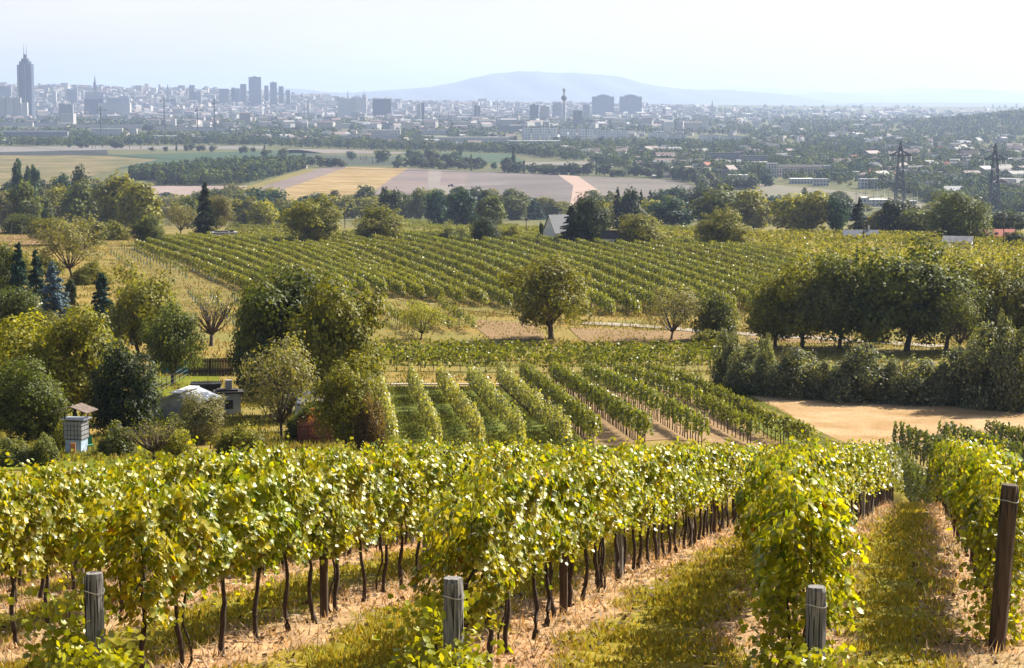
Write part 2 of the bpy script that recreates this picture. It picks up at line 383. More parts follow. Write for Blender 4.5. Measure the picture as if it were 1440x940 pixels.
# ------------------------------------------------------------------ grapevines of the near rows
def vine_foliage(seed, n=2000, size=.072, length=1.1, z0=.88, z1=1.86, th=.27):
    rg = np.random.default_rng(seed)
    t = rg.random(n) ** .85; z = z0 + (z1 - z0) * t
    th_z = th * (1 - .45 * np.clip((z - 1.3) / .7, 0, 1)) * (.7 + .5 * np.clip((z - z0) / .3, 0, 1))
    s = rg.choice([-1, 1], n); ax = s * th_z * (.35 + .65 * rg.random(n) ** .5)
    ay = (rg.random(n) - .5) * length
    lump = .11 * np.sin(ay * 7 + seed) + .09 * np.sin(z * 9 + seed * 2)
    ax = ax + np.sign(ax) * lump
    z = z + .08 * np.sin(ay * 6 + seed) + rg.normal(0, .04, n) - .10 * (np.abs(ay) / length * 2) ** 2 * (z > 1.5)
    P = np.stack([ax, ay, z], -1)
    hole = np.sin(ay * 11 + seed * 1.3 + 2 * np.sin(z * 5)) * np.sin(z * 8 + seed) + .5 * (1 - np.abs(ay) * 1.9) + rg.normal(0, .35, n) > -.55
    P, ax = P[hole], ax[hole]; n = len(P)
    N = np.stack([np.sign(ax) * .9, rg.normal(0, .55, n), .45 + rg.normal(0, .5, n)], -1)
    S = size * rg.uniform(.65, 1.25, n)
    parts = [(P, N, S)]
    for j in range(5):                                   # shoots above, tendrils below
        y0 = (rg.random() - .5) * length; x0 = rg.normal(0, .1)
        if j < 3:
            m = rg.integers(5, 10); tt = np.linspace(0, 1, m); dx, dy_, hh = rg.normal(0, .12), rg.normal(0, .16), rg.uniform(.1, .34)
            Q = np.stack([x0 + dx * tt, y0 + dy_ * tt, z1 - .05 + hh * tt], -1)
        else:
            m = rg.integers(4, 12); tt = np.linspace(0, 1, m); sd_ = rg.choice([-1, 1])
            Q = np.stack([sd_ * (th + .1 * tt), y0 + rg.normal(0, .1) * tt, z0 + .1 - rg.uniform(.05, .28) * tt], -1)
        Q = Q + rg.normal(0, .035, Q.shape)
        parts.append((Q, rg.normal(size=Q.shape) + [0, 0, .6], size * rg.uniform(.55, .95, m)))
    P = np.concatenate([p[0] for p in parts]); N = np.concatenate([p[1] for p in parts]); S = np.concatenate([p[2] for p in parts])
    tint = np.ones((len(P), 3)); r = rg.random(len(P))
    tint[r < .10] = (1.35, 1.2, .9); tint[r > .997] = (1.4, .55, .4); tint[(r > .72) & (r < .93)] = (.5, .68, .7)
    return leaves(P, N, S, rg, 'vine', .3, tint, var=.34, yellow=.10)
VF = [raw_mesh('foliage', *(lambda q: (q[0], q[1], M['vine_leaf'], q[2]))(vine_foliage(10 + i))) for i in range(12)]
def vine_trunk(seed):
    rg = random.Random(seed); mb = MB()
    pts = []; x, y = 0, 0
    n = 8
    for i in range(n + 1):
        t = i / n; pts.append((x, y, -.05 + t * 1.0)); x += rg.gauss(0, .016); y += rg.gauss(0, .022)
    mb.tube(pts, [.034 - .014 * i / n + rg.uniform(-.004, .006) for i in range(n + 1)], 6)
    if rg.random() < .45:
        mb.tube([(p[0] + .05 + .03 * math.sin(k), p[1] + .05 + .05 * k / 8, p[2]) for k, p in enumerate(pts)], .015, 5)
    top = pts[-1]
    for s in (-1, 1): mb.tube([top, (top[0], top[1] + s * .2, 1.02 + rg.uniform(0, .06)), (top[0], top[1] + s * .5, 1.0)], [.018, .014, .009], 5)
    for j in range(1):
        y0 = rg.uniform(-.45, .45); mb.tube([(top[0], y0, 1.0), (rg.gauss(0, .05), y0 + rg.gauss(0, .1), 1.45), (rg.gauss(0, .1), y0, 1.8)], [.006, .004, .002], 4)
    return mb.mesh('trunk', M['vine_bark'], True)
VFD = [raw_mesh('foliage', *(lambda q: (q[0], q[1], M['vine_leaf'], q[2]))(vine_foliage(60 + i, 2500, .075, 1.2, .66, 1.84, .28))) for i in range(3)]
VT = [vine_trunk(i) for i in range(10)]
GRN_VINE = (.255, .26, .014)
def post_mesh(h, r, seed, m, square=False, lean=0):
    rg = random.Random(seed); mb = MB(); n = 12
    mb.tube([(lean * t, 0, -.25 + (h + .25) * t) for t in (0, .3, .6, .85, .97, 1)], [r, r * 1.02, r, r * .97, r * .97, r * .88], n, jitter=.09, rng=rg)
    return mb.mesh('post', m, False)
row_from = {4: 'first', 3: 'second', 2: 'third', 1: 'fourth', 0: 'fifth', -1: 'sixth', -2: 'seventh', -3: 'eighth', -4: 'ninth', -5: 'tenth'}
START = {4: 24.0, 3: 20.5, 2: 20.7, 1: 20.3, 0: 21.2, -1: 26.5, -2: 33, -3: 39.5, -4: 45.5, -5: 51}
post_short = [post_mesh(1.75, .05, s, M['brown_post']) for s in range(3)]
post_grey = post_mesh(1.75, .065, 9, M['old_post']); post_metal = MB().box(-.02, .02, -.015, .015, -.2, 1.85).mesh('post', M['metal_post'])
rr = random.Random(42); nvine = 0
for k in sorted(XR, reverse=True):
    y = START[k]; i = 0; q = 0; ends = []
    while y < (62.5 if k > 0 else 60 + k):
        x = float(rowx(k, y)); z = float(Hg(x, y)); ang = -math.atan(float(rowx(k, y + .5) - rowx(k, y - .5)))
        i += 1; nvine += 1
        t = thing('grapevine', f'{nth(i)} grapevine from the near end of the {row_from[k]} hillside row counted from the right', 'grapevine',
                  (x, y, z), ang + (math.pi if rr.random() < .5 else 0), 'grapevines of the sunlit near rows')
        put('trunk', VT[rr.randrange(10)], t, (rr.gauss(0, .03), 0, 0), rr.uniform(-.3, .3))
        g = rr.uniform(.88, 1.1); c = (GRN_VINE[0] * g * rr.uniform(.92, 1.12), GRN_VINE[1] * g, GRN_VINE[2] * rr.uniform(.8, 1.6))
        put('foliage', VF[rr.randrange(12)] if i > 1 else VFD[k % 3], t, (0, 0, rr.uniform(-.05, .04)), 0, (rr.uniform(.85, 1.15), 1.0, rr.uniform(.95, 1.05)), c)
        if i % 5 == 1 and i > 1:
            q += 1
            kind = rr.choice([0, 0, 1, 2]); me = post_short[rr.randrange(3)] if kind == 0 else (post_grey if kind == 1 else post_metal)
            px_, py_ = float(rowx(k, y + .45)), y + .45
            o = put('vineyard_post', me, None, (px_, py_, float(Hg(px_, py_))), rr.uniform(0, 3))
            tag(o, f'{nth(q)} {("brown wooden","grey weathered","thin metal")[kind]} post up the {row_from[k]} hillside row from the right', 'post', 'trellis posts inside the near vine rows')
        ends.append((x, y, z)); y += rr.uniform(.93, 1.1)
    for hz, wn in ((.95, 'lower'), (1.45, 'upper')):
        st = ends[0]; mb = MB(); mb.tube([(p[0], p[1], p[2] + hz) for p in ends[::2] + [ends[-1]]], .004, 4)
        tag(mb.build('trellis_wire', M['wire']), f'{wn} trellis wire strung along the {row_from[k]} hillside row from the right', 'wire', 'wires of the near trellis rows')
print('vines', nvine)
# the thick end posts seen in front
def end_post(px, top, Y, wpx, m, label, lean=0, grey=True):
    x = (px - CX) / F * Y
    for _ in range(3):
        z = float(Hg(x, Y)); a = (px - CX) / F; b = -(top - CY) / F
        dy = _cp + b * _sp; dz = b * _cp - _sp; x = a / dy * Y; zt = dz / dy * Y
    h = zt - z; r = wpx / F * Y / 2
    me = post_mesh(h, r, int(px), m, lean=lean)
    t = thing('end_post', label, 'post', (x - lean, Y, z), 0, 'thick end posts of the near vine rows')
    put('pole', me, t); rg_ = random.Random(int(px)); mb = MB()
    for j in range(9):
        a_ = rg_.uniform(2.9, 6.5); z1_ = h - rg_.uniform(0, .06) if rg_.random() < .6 else rg_.uniform(.4, h - .1); z0_ = z1_ - rg_.uniform(.15, .6); q = []
        for i_ in range(6): a_ += rg_.uniform(-.05, .05); q.append(((r * .985) * math.cos(a_) + lean * (z1_ + (z0_ - z1_) * i_ / 5) / h, (r * .985) * math.sin(a_), z1_ + (z0_ - z1_) * i_ / 5))
        mb.tube(q, [.002, .005, .006, .006, .004, .001], 4)
    mb.build('crack', M['crack'], t)
    mb = MB(); mb.tube([((r + .006) * math.cos(a_) + lean * .9, (r + .006) * math.sin(a_), h - .17 + .015 * math.sin(2 * a_)) for a_ in np.linspace(0, 6.28, 20)], .006, 4)
    mb.build('wire_loop', M['wire'], t)
end_post(132, 806, 19.3, 27, M['old_post'], 'split grey end post among leaves near the lower left corner')
end_post(637, 813, 19.4, 30, M['old_post'], 'cracked grey end post standing in the vines near the bottom centre')
end_post(1148, 825, 19.3, 29, M['old_post'], 'grey end post at the head of the row beside the rightmost lane')
end_post(1421, 682, 22.8, 25, M['brown_post'], 'tall dark brown end post bound with wire at the right edge', lean=.12)
# low leafy shoots round the feet of the three grey end posts
for px, dy_, zm, lab in ((100, .2, 1.0, 'leafy low vine shoots left of the lower left end post'), (610, .3, .95, 'leafy low vine shoots left of the bottom centre end post'), (140, -.5, .6, 'low vine leaves covering the foot of the lower left end post'),
                (640, -.5, .52, 'low vine leaves covering the foot of the bottom centre end post'), (1152, -.6, .52, 'low vine leaves below the grey post beside the rightmost lane'), (1405, 4.0, 1.7, 'vine leaves wrapping the tall dark brown end post'), (1105, .8, 1.2, 'leafy low vine shoots left of the post beside the rightmost lane')):
    x, y, z = at(px, 19.4 + dy_); rg = np.random.default_rng(int(px))
    n = 700; P = rg.normal(0, 1, (n, 3)) * [.2, .2, .3]; P[:, 2] = np.abs(rg.normal(0, .6, n)) % 1 * zm
    v, f, t_ = leaves(P, rg.normal(size=(n, 3)) + [.3, -.5, .6], .078 * rg.uniform(.6, 1.2, n), rg, 'vine', .3)
    t = thing('young_grapevine', lab, 'grapevine', (x, y, z)); put('foliage', raw_mesh('foliage', v, f, M['vine_leaf'], t_), t, color=GRN_VINE); MB().tube([(0, 0, -.1), (.03, .02, zm * .4), (0, 0, zm * .8)], [.02, .015, .006], 5).build('trunk', M['vine_bark'], t)
# ------------------------------------------------------------------ tree prototypes (10 m tall, 10 m wide), shared by the copies
def crown_broad(seed, n, leaf, clumps=60, cr=1.15, zc=6.2, rz=3.7, rxy=4.6, sparse=0.0, low=-.75, tilt=.5):
    rg = np.random.default_rng(seed)
    D = dirs(clumps * 3, rg); D = D[D[:, 2] > low][:clumps]; m = len(D)
    ph = rg.uniform(0, 6.28, 4)
    ang = np.arctan2(D[:, 1], D[:, 0]); env = 1 + .2 * np.sin(2 * ang + ph[0]) + .17 * np.sin(3 * ang + ph[1] + 2 * D[:, 2]) + rg.normal(0, .07, m)
    fr = (.5 + .5 * rg.random(m) ** .6) * env * .86
    C = D * fr[:, None] * [rxy, rxy, rz] + [0, 0, zc]
    cs = cr * rg.uniform(.5, 1.4, m) * (1.1 - .25 * fr)
    w_ = cs ** 2; w_ = w_ / w_.sum(); idx = rg.choice(m, n, p=w_)
    d = dirs(n, rg); rad = cs[idx] * (.55 + .5 * rg.random(n) ** .5)
    P = C[idx] + d * rad[:, None] * [1.1, 1.1, .8]
    P = P + d * (cs[idx] * .75 * np.maximum(0, np.sin(d[:, 0] * 7 + idx) * np.sin(d[:, 2] * 6 + idx * 2.1)) * rg.random(n))[:, None]
    P[:, 2] += .25 * np.sin(P[:, 0] * 3 + P[:, 1] * 2)
    N = d + .35 * D[idx] + rg.normal(0, .55, (n, 3)) + [0, 0, tilt]
    if sparse: 
        k = np.sin(P[:, 0] * 2.1 + ph[2]) * np.sin(P[:, 1] * 1.9 + ph[3]) * np.sin(P[:, 2] * 2.3) + rg.normal(0, .3, n) > -.15 + sparse; P, N, idx = P[k], N[k], idx[k]
    t = np.repeat((1 + rg.uniform(-.26, .26, (m, 1))), 3, 1)[idx]
    v, f, tt = leaves(P, N, leaf * rg.uniform(.6, 1.35, len(P)), rg, 'quad', .2, t, 1.25, .3, .14)
    return v, f, tt, C
def trunk_broad(seed, C, th=2.6, r=.24, forks=9):
    rg = random.Random(seed); mb = MB()
    top = (rg.gauss(0, .15), rg.gauss(0, .15), th)
    mb.tube([(0, 0, -.5), (0, 0, .1), (top[0] * .4, top[1] * .4, th * .5), top], [r * 1.7, r * 1.15, r * .95, r * .9], 8)
    for c in rg.sample([tuple(c) for c in C], min(forks, len(C))):
        mid = tuple(top[i] * .45 + c[i] * .55 + rg.gauss(0, .25) for i in range(3))
        mid = (mid[0], mid[1], mid[2] - .3)
        mb.tube([(top[0], top[1], th * rg.uniform(.8, 1)), mid, c], [r * .5, r * .28, r * .08], 6)
        for q in range(3):
            e = (c[0] + rg.gauss(0, .9), c[1] + rg.gauss(0, .9), c[2] + rg.uniform(0, .9)); mb.tube([mid, tuple((mid[i] + e[i]) / 2 + rg.gauss(0, .15) for i in range(3)), e], [r * .14, r * .09, r * .03], 4)
    return mb.mesh('trunk', M['bark'], True)
PR = {}
def proto(kind, cr, trunk): PR.setdefault(kind, []).append((cr, trunk))
def rm(q, m='leaf'): return raw_mesh('crown', q[0], q[1], M[m], q[2])
for s in range(6):
    q = crown_broad(100 + s, 20000, .25, 50, 1.45, 5.3, 4.5, 4.4, -.12, low=-1.0); proto('broad', rm(q), trunk_broad(s, q[3], 1.7))
for s in range(3):                                             # round, low, dense to the ground
    q = crown_broad(120 + s, 19000, .25, 48, 1.5, 4.9, 4.8, 4.3, -.2, low=-.97); proto('round', rm(q), trunk_broad(20 + s, q[3], 1.2, .2))
for s in range(3):                                             # umbrella: clear trunk, spreading
    q = crown_broad(130 + s, 15000, .24, 44, 1.35, 5.5, 4.2, 4.4, -.05, low=-.9); proto('spread', rm(q), trunk_broad(30 + s, q[3], 1.7, .27, 14))
for s in range(2):                                             # thin, see-through
    q = crown_broad(140 + s, 6500, .22, 60, 1.1, 5.8, 3.9, 4.4, .05, low=-.7); proto('thin', rm(q), trunk_broad(40 + s, q[3], 1.6, .16, 22))
for s in range(2):                                             # almost bare
    q = crown_broad(150 + s, 700, .2, 50, .9, 5.8, 3.9, 4.2, low=-.5); proto('bare', rm(q), trunk_broad(50 + s, q[3], 2.0, .3, 30))
for s in range(5):
    q = crown_broad(160 + s, 3200, .6, 44, 1.6, 5.0, 4.8, 4.3, low=-1.1); proto('lo', rm(q), trunk_broad(60 + s, q[3], 1.5, .25, 5))
for s in range(5):
    q = crown_broad(170 + s, 520, 1.35, 20, 2.0, 4.9, 4.6, 4.0, low=-.98); proto('tiny', rm(q), trunk_broad(70 + s, q[3], 1.6, .28, 3))
def conifer(seed, n, leaf, rb=4.6, whorls=16, gaps=.1, dense=True):
    rg = np.random.default_rng(seed); P, N, U_ = [], [], []
    for wv in range(whorls):
        z = .5 + 9.3 * (wv + rg.uniform(-.2, .2)) / whorls; L = rb * (1 - (z / 10.1)) ** .85 + .15
        nb = max(5, int(11 * (1 - z / 12)))
        for b in range(nb):
            if rg.random() < gaps: continue
            a = rg.random() * 6.28; l = L * rg.uniform(.75, 1.12); k = max(3, int(n / whorls / nb * (l / 2.6)))
            t = rg.random(k) ** .7
            lat = rg.normal(0, .16, k) * (1 - .6 * t) * l; ca, sa = math.cos(a), math.sin(a)
            x = t * l; zz = z + .35 * t - .55 * t ** 2 * l * .35 + rg.normal(0, .09, k) - np.abs(lat) * .25
            P.append(np.stack([x * ca - lat * sa, x * sa + lat * ca, zz], -1))
            N.append(np.stack([ca * .3 + rg.normal(0, .3, k), sa * .3 + rg.normal(0, .3, k), np.ones(k)], -1))
    P = np.concatenate(P); N = np.concatenate(N)
    v, f, t = leaves(P, N, leaf * rg.uniform(.6, 1.4, len(P)), rg, 'quad', .3, None, .55, .35, .06)
    return v, f, t
def trunk_plain(r=.2, h=9.3):
    mb = MB(); mb.tube([(0, 0, -.5), (0, 0, h * .5), (0, 0, h)], [r, r * .6, .03], 7); return mb.mesh('trunk', M['bark'], True)
TP = trunk_plain()
for s in range(3): proto('spruce', rm(conifer(200 + s, 22000, .40, 4.8, 30, .05), 'needle'), TP)
for s in range(2): proto('spruce_lo', rm(conifer(210 + s, 4500, .8, 5.0, whorls=22), 'needle'), TP)
def poplar(seed, n, leaf):
    rg = np.random.default_rng(seed); m = 46
    z = rg.random(m) * 9; a = rg.random(m) * 6.28; r = 3.6 * np.sin(np.clip((z + 1.2) / 10.6, 0, 1) * math.pi) ** .6 * rg.uniform(.3, .95, m)
    C = np.stack([r * np.cos(a), r * np.sin(a), z + .6], -1); idx = rg.integers(0, m, n); d = dirs(n, rg)
    P = C[idx] + d * [1.3, 1.3, .95] * rg.uniform(.6, 1.1, (n, 1)); P[:, 2] = np.clip(P[:, 2], .2, 10.2)
    return leaves(P, d + rg.normal(0, .5, (n, 3)) + [0, 0, .4], leaf * rg.uniform(.6, 1.3, n), rg, 'quad', .2, None, 1.2, .32, .1)
for s in range(3): proto('poplar', rm(poplar(220 + s, 3500, .5)), TP)
for s in range(2): proto('poplar_tiny', rm(poplar(230 + s, 350, 1.4)), TP)
def shrub(seed, n, leaf, drape=False):
    rg = np.random.default_rng(seed); m = 36
    D = dirs(m * 3, rg); D = D[D[:, 2] > -.1][:m]; m = len(D)
    C = D * [4.2, 4.2, 7.6] * (rg.uniform(.45, 1.0, (m, 1)) ** .6) + [0, 0, .6]; cs = rg.uniform(.8, 2.3, m)
    idx = rg.integers(0, m, n); d = dirs(n, rg); P = C[idx] + d * (cs[idx] * (.7 + .35 * rg.random(n)))[:, None] * [1, 1, 1.2]
    if drape: P[:, 2] -= .5 * rg.random(n) ** 2 * cs[idx]
    P[:, 2] = np.clip(P[:, 2], .05, 10)
    t = np.repeat((1 + rg.uniform(-.35, .35, (m, 1))), 3, 1)[idx]
    if drape: t[rg.random(n) < .2] *= 2.2
    return leaves(P, d + rg.normal(0, .5, (n, 3)) + [0, 0, .3], leaf * rg.uniform(.6, 1.3, n), rg, 'quad', .25, t, 1.1, .3, .12)
TS = MB().tube([(0, 0, -.3), (.2, .1, 2.5), (.5, -.2, 5)], [.2, .12, .05], 6).tube([(0, 0, 0), (-1.2, .3, 3), (-1.8, .2, 5)], [.15, .1, .04], 6).mesh('stem', M['bark'], True)
for s in range(4): proto('shrub', rm(shrub(240 + s, 8000, .42)), TS)
for s in range(4): proto('drape', rm(shrub(250 + s, 11000, .36, True)), TS)
for s in range(3): proto('shrub_lo', rm(shrub(260 + s, 1500, .85)), TS)

OL = (.165, .16, .02); DK = (.034, .048, .018); DG = (.085, .10, .018); YG = (.24, .23, .02); GY = (.19, .175, .07); TE = (.035, .07, .05)
BL = (.11, .16, .19); LG = (.12, .13, .035); BR = (.11, .075, .03)
tr_ = random.Random(7)
def plant(kind, p, wm, hm, col, label, name='tree', cat='tree', group=None, rz=None):
    cr, tk = PR[kind][tr_.randrange(len(PR[kind]))]
    if kind in ('shrub', 'drape', 'shrub_lo'): wm = wm * (.95 if kind == 'drape' else .8)
    t = thing(name, label, cat, (p[0], p[1], p[2] - .05), tr_.uniform(0, 6.28) if rz is None else rz, group, (wm / 8.3, wm / 8.3, hm / 9.7))
    g = tr_.uniform(.9, 1.1)
    put('crown' if 'shrub' not in name and 'bush' not in name else 'foliage', cr, t, color=tuple(c * g for c in col))
    put('trunk', tk, t)
    return t
def tree(kind, px, base, wpx, top, col, label, name='tree', cat='tree', group=None, Y=None):
    p = cast(px, base) if Y is None else at(px, Y); k = ppm(p)
    # height from the top pixel
    b = -(top - CY) / F; dy = _cp + b * _sp; dz = b * _cp - _sp; h = dz / dy * p[1] - p[2]
    return plant(kind, p, wpx / k, max(h, .5), col, label, name, cat, group)
# ------------------------------------------------------------------ ground sheets of the middle distance
M['track'] = mat('pale_track', (.34, .31, .27), .95, c2=(.24, .21, .17), scale=.9, spec=.05)
M['soil'] = mat('bare_soil', lin(204, 168, 128), .95, c2=lin(160, 134, 92), scale=1.2, spec=.05)
M['straw'] = mat('straw_field', lin(244, 208, 160), .95, c2=lin(206, 166, 112), scale=.22, spec=.05)
M['meadow'] = mat('green_meadow', lin(150, 156, 66), .95, c2=lin(112, 128, 44), scale=.4, spec=.05)
M['dry_meadow'] = mat('dry_meadow', lin(190, 165, 105), .95, c2=lin(140, 136, 62), scale=.3, spec=.05)
M['lawn'] = mat('lawn', lin(160, 160, 50), .95, c2=lin(120, 135, 36), scale=.5, spec=.05)
patch('field', [(1030, 549), (1500, 572), (1500, 640), (1188, 624)], M['straw'], .06, 30, 'brown stubble field in front of the overgrown hedge')
patch('meadow', [(965, 546), (1040, 552), (1235, 622), (1110, 628)], M['meadow'], .05, 26, 'green strip beside the brown stubble field')
patch('field', [(735, 546), (925, 546), (1100, 624), (835, 632)], M['soil'], .04, 26, 'bare soil between the vine rows')
patch('meadow', [(535, 546), (735, 546), (835, 632), (550, 632)], M['meadow'], .04, 26, 'grass between the bushy vine rows')
patch('field', [(655, 450), (750, 455), (770, 478), (690, 478)], M['soil'], .05, 12, 'small bare soil plot left of the round tree')
patch('field', [(800, 462), (1000, 468), (1010, 480), (820, 482)], M['soil'], .05, 12, 'bare soil plot behind the vine rows')
patch('meadow', [(215, 505), (310, 505), (300, 600), (200, 600)], M['lawn'], .05, 14, 'bright mown lawn between the garden sheds')
patch('meadow', [(0, 625), (240, 628), (240, 662), (-40, 662)], M['lawn'], .05, 14, 'grass strip behind the near vines')
patch('field', [(-30, 322), (60, 325), (58, 345), (-40, 345)], M['soil'], .05, 10, 'bare allotment plot at the left')
patch('meadow', [(180, 318), (340, 322), (300, 345), (170, 335)], M['dry_meadow'], .05, 12, 'dry grass round the flat roofed hut')
patch('meadow', [(150, 345), (200, 350), (350, 425), (230, 440)], M['dry_meadow'], .05, 20, 'dry grass under the young vines')
patch('field', [(1050, 470), (1200, 474), (1200, 484), (1050, 482)], M['soil'], .05, 10)
ribbon('path', [(820, 455), (900, 459), (960, 464), (1060, 471), (1180, 478), (1300, 486), (1330, 489)], 3.0, M['track'], .07, 'pale gravel track')
ribbon('road', [(540, 541), (700, 541), (760, 541), (900, 543), (1000, 546), (1035, 549)], 1.4, M['track'], .08, 'narrow paved lane')
ribbon('path', [(1000, 560), (1060, 572), (1110, 592), (1150, 612), (1190, 626)], .8, M['dry_meadow'], .09, 'wheel track beside the stubble field')
ribbon('path', [(480, 398), (560, 420), (640, 434), (750, 446), (830, 452)], 2.2, M['dry_meadow'], .07, 'dry grass headland below the vine rows')

# ------------------------------------------------------------------ vine rows of the middle distance, each row a thing
def vtrunk_mesh(h, r):
    return MB().tube([(0, 0, -.1), (.03, .02, h * .5), (0, 0, h)], [r, r * .8, r * .7], 5, cap=False).mesh('trunk', M['vine_bark'])
VTK = vtrunk_mesh(1.1, .045); VTK2 = vtrunk_mesh(1.2, .06)
def hedge_row(P, label, seed, leaf, dens, h=1.95, z0=.8, th=.33, color=GRN_VINE, group=None, ntr=0, tk=None, spacing=1.05, ragged=.1, yellow=.12, cat='vine row', name='vine_row'):
    """P: world polyline on the ground. One mesh of leaves and a child per visible trunk"""
    P = np.array(P)[:, :2]; seg = np.r_[0, np.cumsum(np.linalg.norm(np.diff(P, axis=0), axis=1))]; L = seg[-1]
    rg = np.random.default_rng(seed); n = int(L * dens); t = rg.random(n) * L
    x = np.interp(t, seg, P[:, 0]); y = np.interp(t, seg, P[:, 1]); d = unit(np.gradient(P, axis=0)); dx = np.interp(t, seg, d[:, 0]); dyy = np.interp(t, seg, d[:, 1])
    zt = rg.random(n) ** .75; s = rg.choice([-1, 1], n); top = h + ragged * np.sin(t * 1.9 + seed) + ragged * .8 * np.sin(t * 4.3) + rg.normal(0, ragged * .8, n)
    z = z0 + (top - z0) * zt + .08 * np.sin(t * 3)
    off = s * th * (1 - .5 * zt ** 2) * (.4 + .6 * rg.random(n) ** .5) + .1 * np.sin(t * 2.3 + seed)
    X = x - dyy * off; Y = y + dx * off; o0 = P[0]; Z0 = float(Hg(*o0))
    Q = np.stack([X - o0[0], Y - o0[1], Hg(x, y) - Z0 + z], -1)
    N = np.stack([-dyy * s, dx * s, .5 + 0 * s], -1) + rg.normal(0, .5, (n, 3))
    gap = np.sin(t * 1.3 + seed * 3) + np.sin(t * .37 + seed) + .5 * np.sin(t * 5.7 + 3 * zt) + rg.normal(0, .5, n) > -1.5; Q, N = Q[gap], N[gap]
    tin = np.repeat(1 + .14 * np.sin(t[gap] * 1.7 + seed * 2)[:, None], 3, 1)
    v, f, tt = leaves(Q, N, leaf * rg.uniform(.6, 1.35, len(Q)), rg, 'quad', .22, tin, 1.1, .3, yellow)
    r = thing(name, label, cat, (o0[0], o0[1], Z0), 0, group)
    put('foliage', raw_mesh('foliage', v, f, M['vine_leaf'], tt), r, color=(lambda g, h: (color[0] * g * h, color[1] * g, color[2] * g))(rg.uniform(.88, 1.1), rg.uniform(.95, 1.04)))
    m = min(ntr, int(L / spacing))
    for i in range(m):
        q = (i + .1) * spacing if spacing * ntr < L * 1.2 else i * L / m
        q = q + rg.uniform(-.15, .15)
        tx, ty = float(np.interp(q, seg, P[:, 0])), float(np.interp(q, seg, P[:, 1]))
        c = put('trunk', tk or VTK, r, (tx - o0[0], ty - o0[1], float(Hg(tx, ty)) - Z0), rg.uniform(0, 6.28))
    return r
def pline(a, b, n=30, ya=8, yb=8):
    A, B = cast(*a, ya), cast(*b, yb); return [(A[0] + (B[0] - A[0]) * t, A[1] + (B[1] - A[1]) * t) for t in np.linspace(0, 1, n)]
B2 = [((532, 545), (553, 633)), ((577, 543), (614, 634)), ((617, 543), (676, 634)), ((660, 543), (735, 634)), ((702, 543), (800, 636)),
      ((735, 541), (838, 634)), ((777, 541), (912, 634)), ((822, 542), (992, 634)), ((865, 543), (1062, 630)), ((912, 544), (1140, 640))]
PALE = (.25, .25, .09); MIDG = (.135, .15, .02)
for i, (a, b) in enumerate(B2):
    bushy = i < 5
    hedge_row(pline(a, b, 40, 100, 60), f'{nth(i + 1)} from the left of the ten vine rows sloping down behind the near vines', 300 + i, .19 if not bushy else .2, 175 if not bushy else 120,
              2.1 if not bushy else 1.75, .8 if not bushy else .55, .32 if not bushy else .24, MIDG if not bushy else PALE, 'ten vine rows beyond the near hillside', 72 if not bushy else 40, VTK, 1.1, .12 if not bushy else .3)
for i, (a, b) in enumerate([((520, 504), (1010, 506)), ((522, 512), (1015, 512)), ((522, 521), (1018, 521))]):
    hedge_row(pline(a, b, 40, 100, 100), ('back', 'middle', 'front')[i] + ' one of three vine rows running straight across beyond the narrow lane', 330 + i, .24, 85, 2.05, .5, .45, MIDG, 'three cross rows behind the lane', 60, VTK, 1.3, .14)
for i, (a, b) in enumerate([((1262, 640), (1362, 682)), ((1325, 637), (1452, 684)), ((1392, 635), (1500, 672))]):
    hedge_row(pline(a, b, 20, 75, 75), ('left', 'middle', 'right')[i] + ' one of three dark vine row ends jutting into the brown stubble field', 336 + i, .19, 260, 2.25, .45, .45, (.09, .105, .02), 'dark row ends below the stubble field', 28, VTK, 1.1)
q = [(float(rowx(4, y)), y) for y in np.linspace(64, 84, 10)] + [(18.6 + (y - 90) * .125, y) for y in np.linspace(90, 131, 12)]
hedge_row(q, 'long dark vine row curving down beside the rightmost dirt lane', 341, .15, 330, 2.15, .5, .38, (.08, .095, .018), None, 60, VTK, 1.1)
q = [(float(rowx(3, y)), y) for y in np.linspace(63.5, 84, 14)]
hedge_row(q, 'short vine row end just over the brow of the hill', 342, .15, 150, 1.95, .7, .34, (.12, .13, .02), None, 20, VTK, 1.1)
# small rows by the yellow-green tree
for i, (a, b) in enumerate([((545, 448), (600, 478)), ((575, 440), (640, 470)), ((618, 437), (668, 470))]):
    hedge_row(pline(a, b, 12, 150, 150), ('left', 'middle', 'right')[i] + ' one of three short vine rows round the small yellow-green tree', 350 + i, .26, 45, 1.9, .7, .35, (.15, .155, .03), 'short rows by the yellow-green tree', 14, VTK, 1.6, .2)
# the big terraced block: rows interpolated between guide lines
GD = [[(192, 350), (262, 374), (352, 412)], [(240, 340), (345, 366), (455, 415)], [(300, 332), (417, 360), (545, 417)], [(395, 338), (468, 356), (640, 428)], [(470, 338), (590, 362), (760, 440)],
      [(560, 334), (700, 362), (890, 446)], [(690, 334), (825, 366), (1010, 440)], [(800, 336), (930, 368), (1130, 440)], [(900, 340), (1040, 370), (1260, 440)], [(1010, 344), (1130, 366), (1330, 420)]]
GDW = []
for g in GD:
    a, m_, b = [np.array(cast(*p, 200)[:2]) for p in g]; t = np.linspace(0, 1, 30)[:, None]; c = 2 * m_ - (a + b) / 2
    GDW.append((1 - t) ** 2 * a + 2 * t * (1 - t) * c + t * t * b)
NR = 33
for i in range(NR):
    s = i / (NR - 1) * (len(GDW) - 1); j = min(int(s), len(GDW) - 2); fr = s - j; P = GDW[j] * (1 - fr) + GDW[j + 1] * fr
    L = np.linalg.norm(np.diff(P, axis=0), axis=1).sum()
    P = P[::-1]
    hedge_row(P, f'{nth(i + 1)} vine row from the left in the large block curving across the middle slope', 400 + i, .32, 80, 2.05, .35, .44, (.15, .16, .02), 'vine rows of the large middle block', 22, VTK2, 1.4, .13)
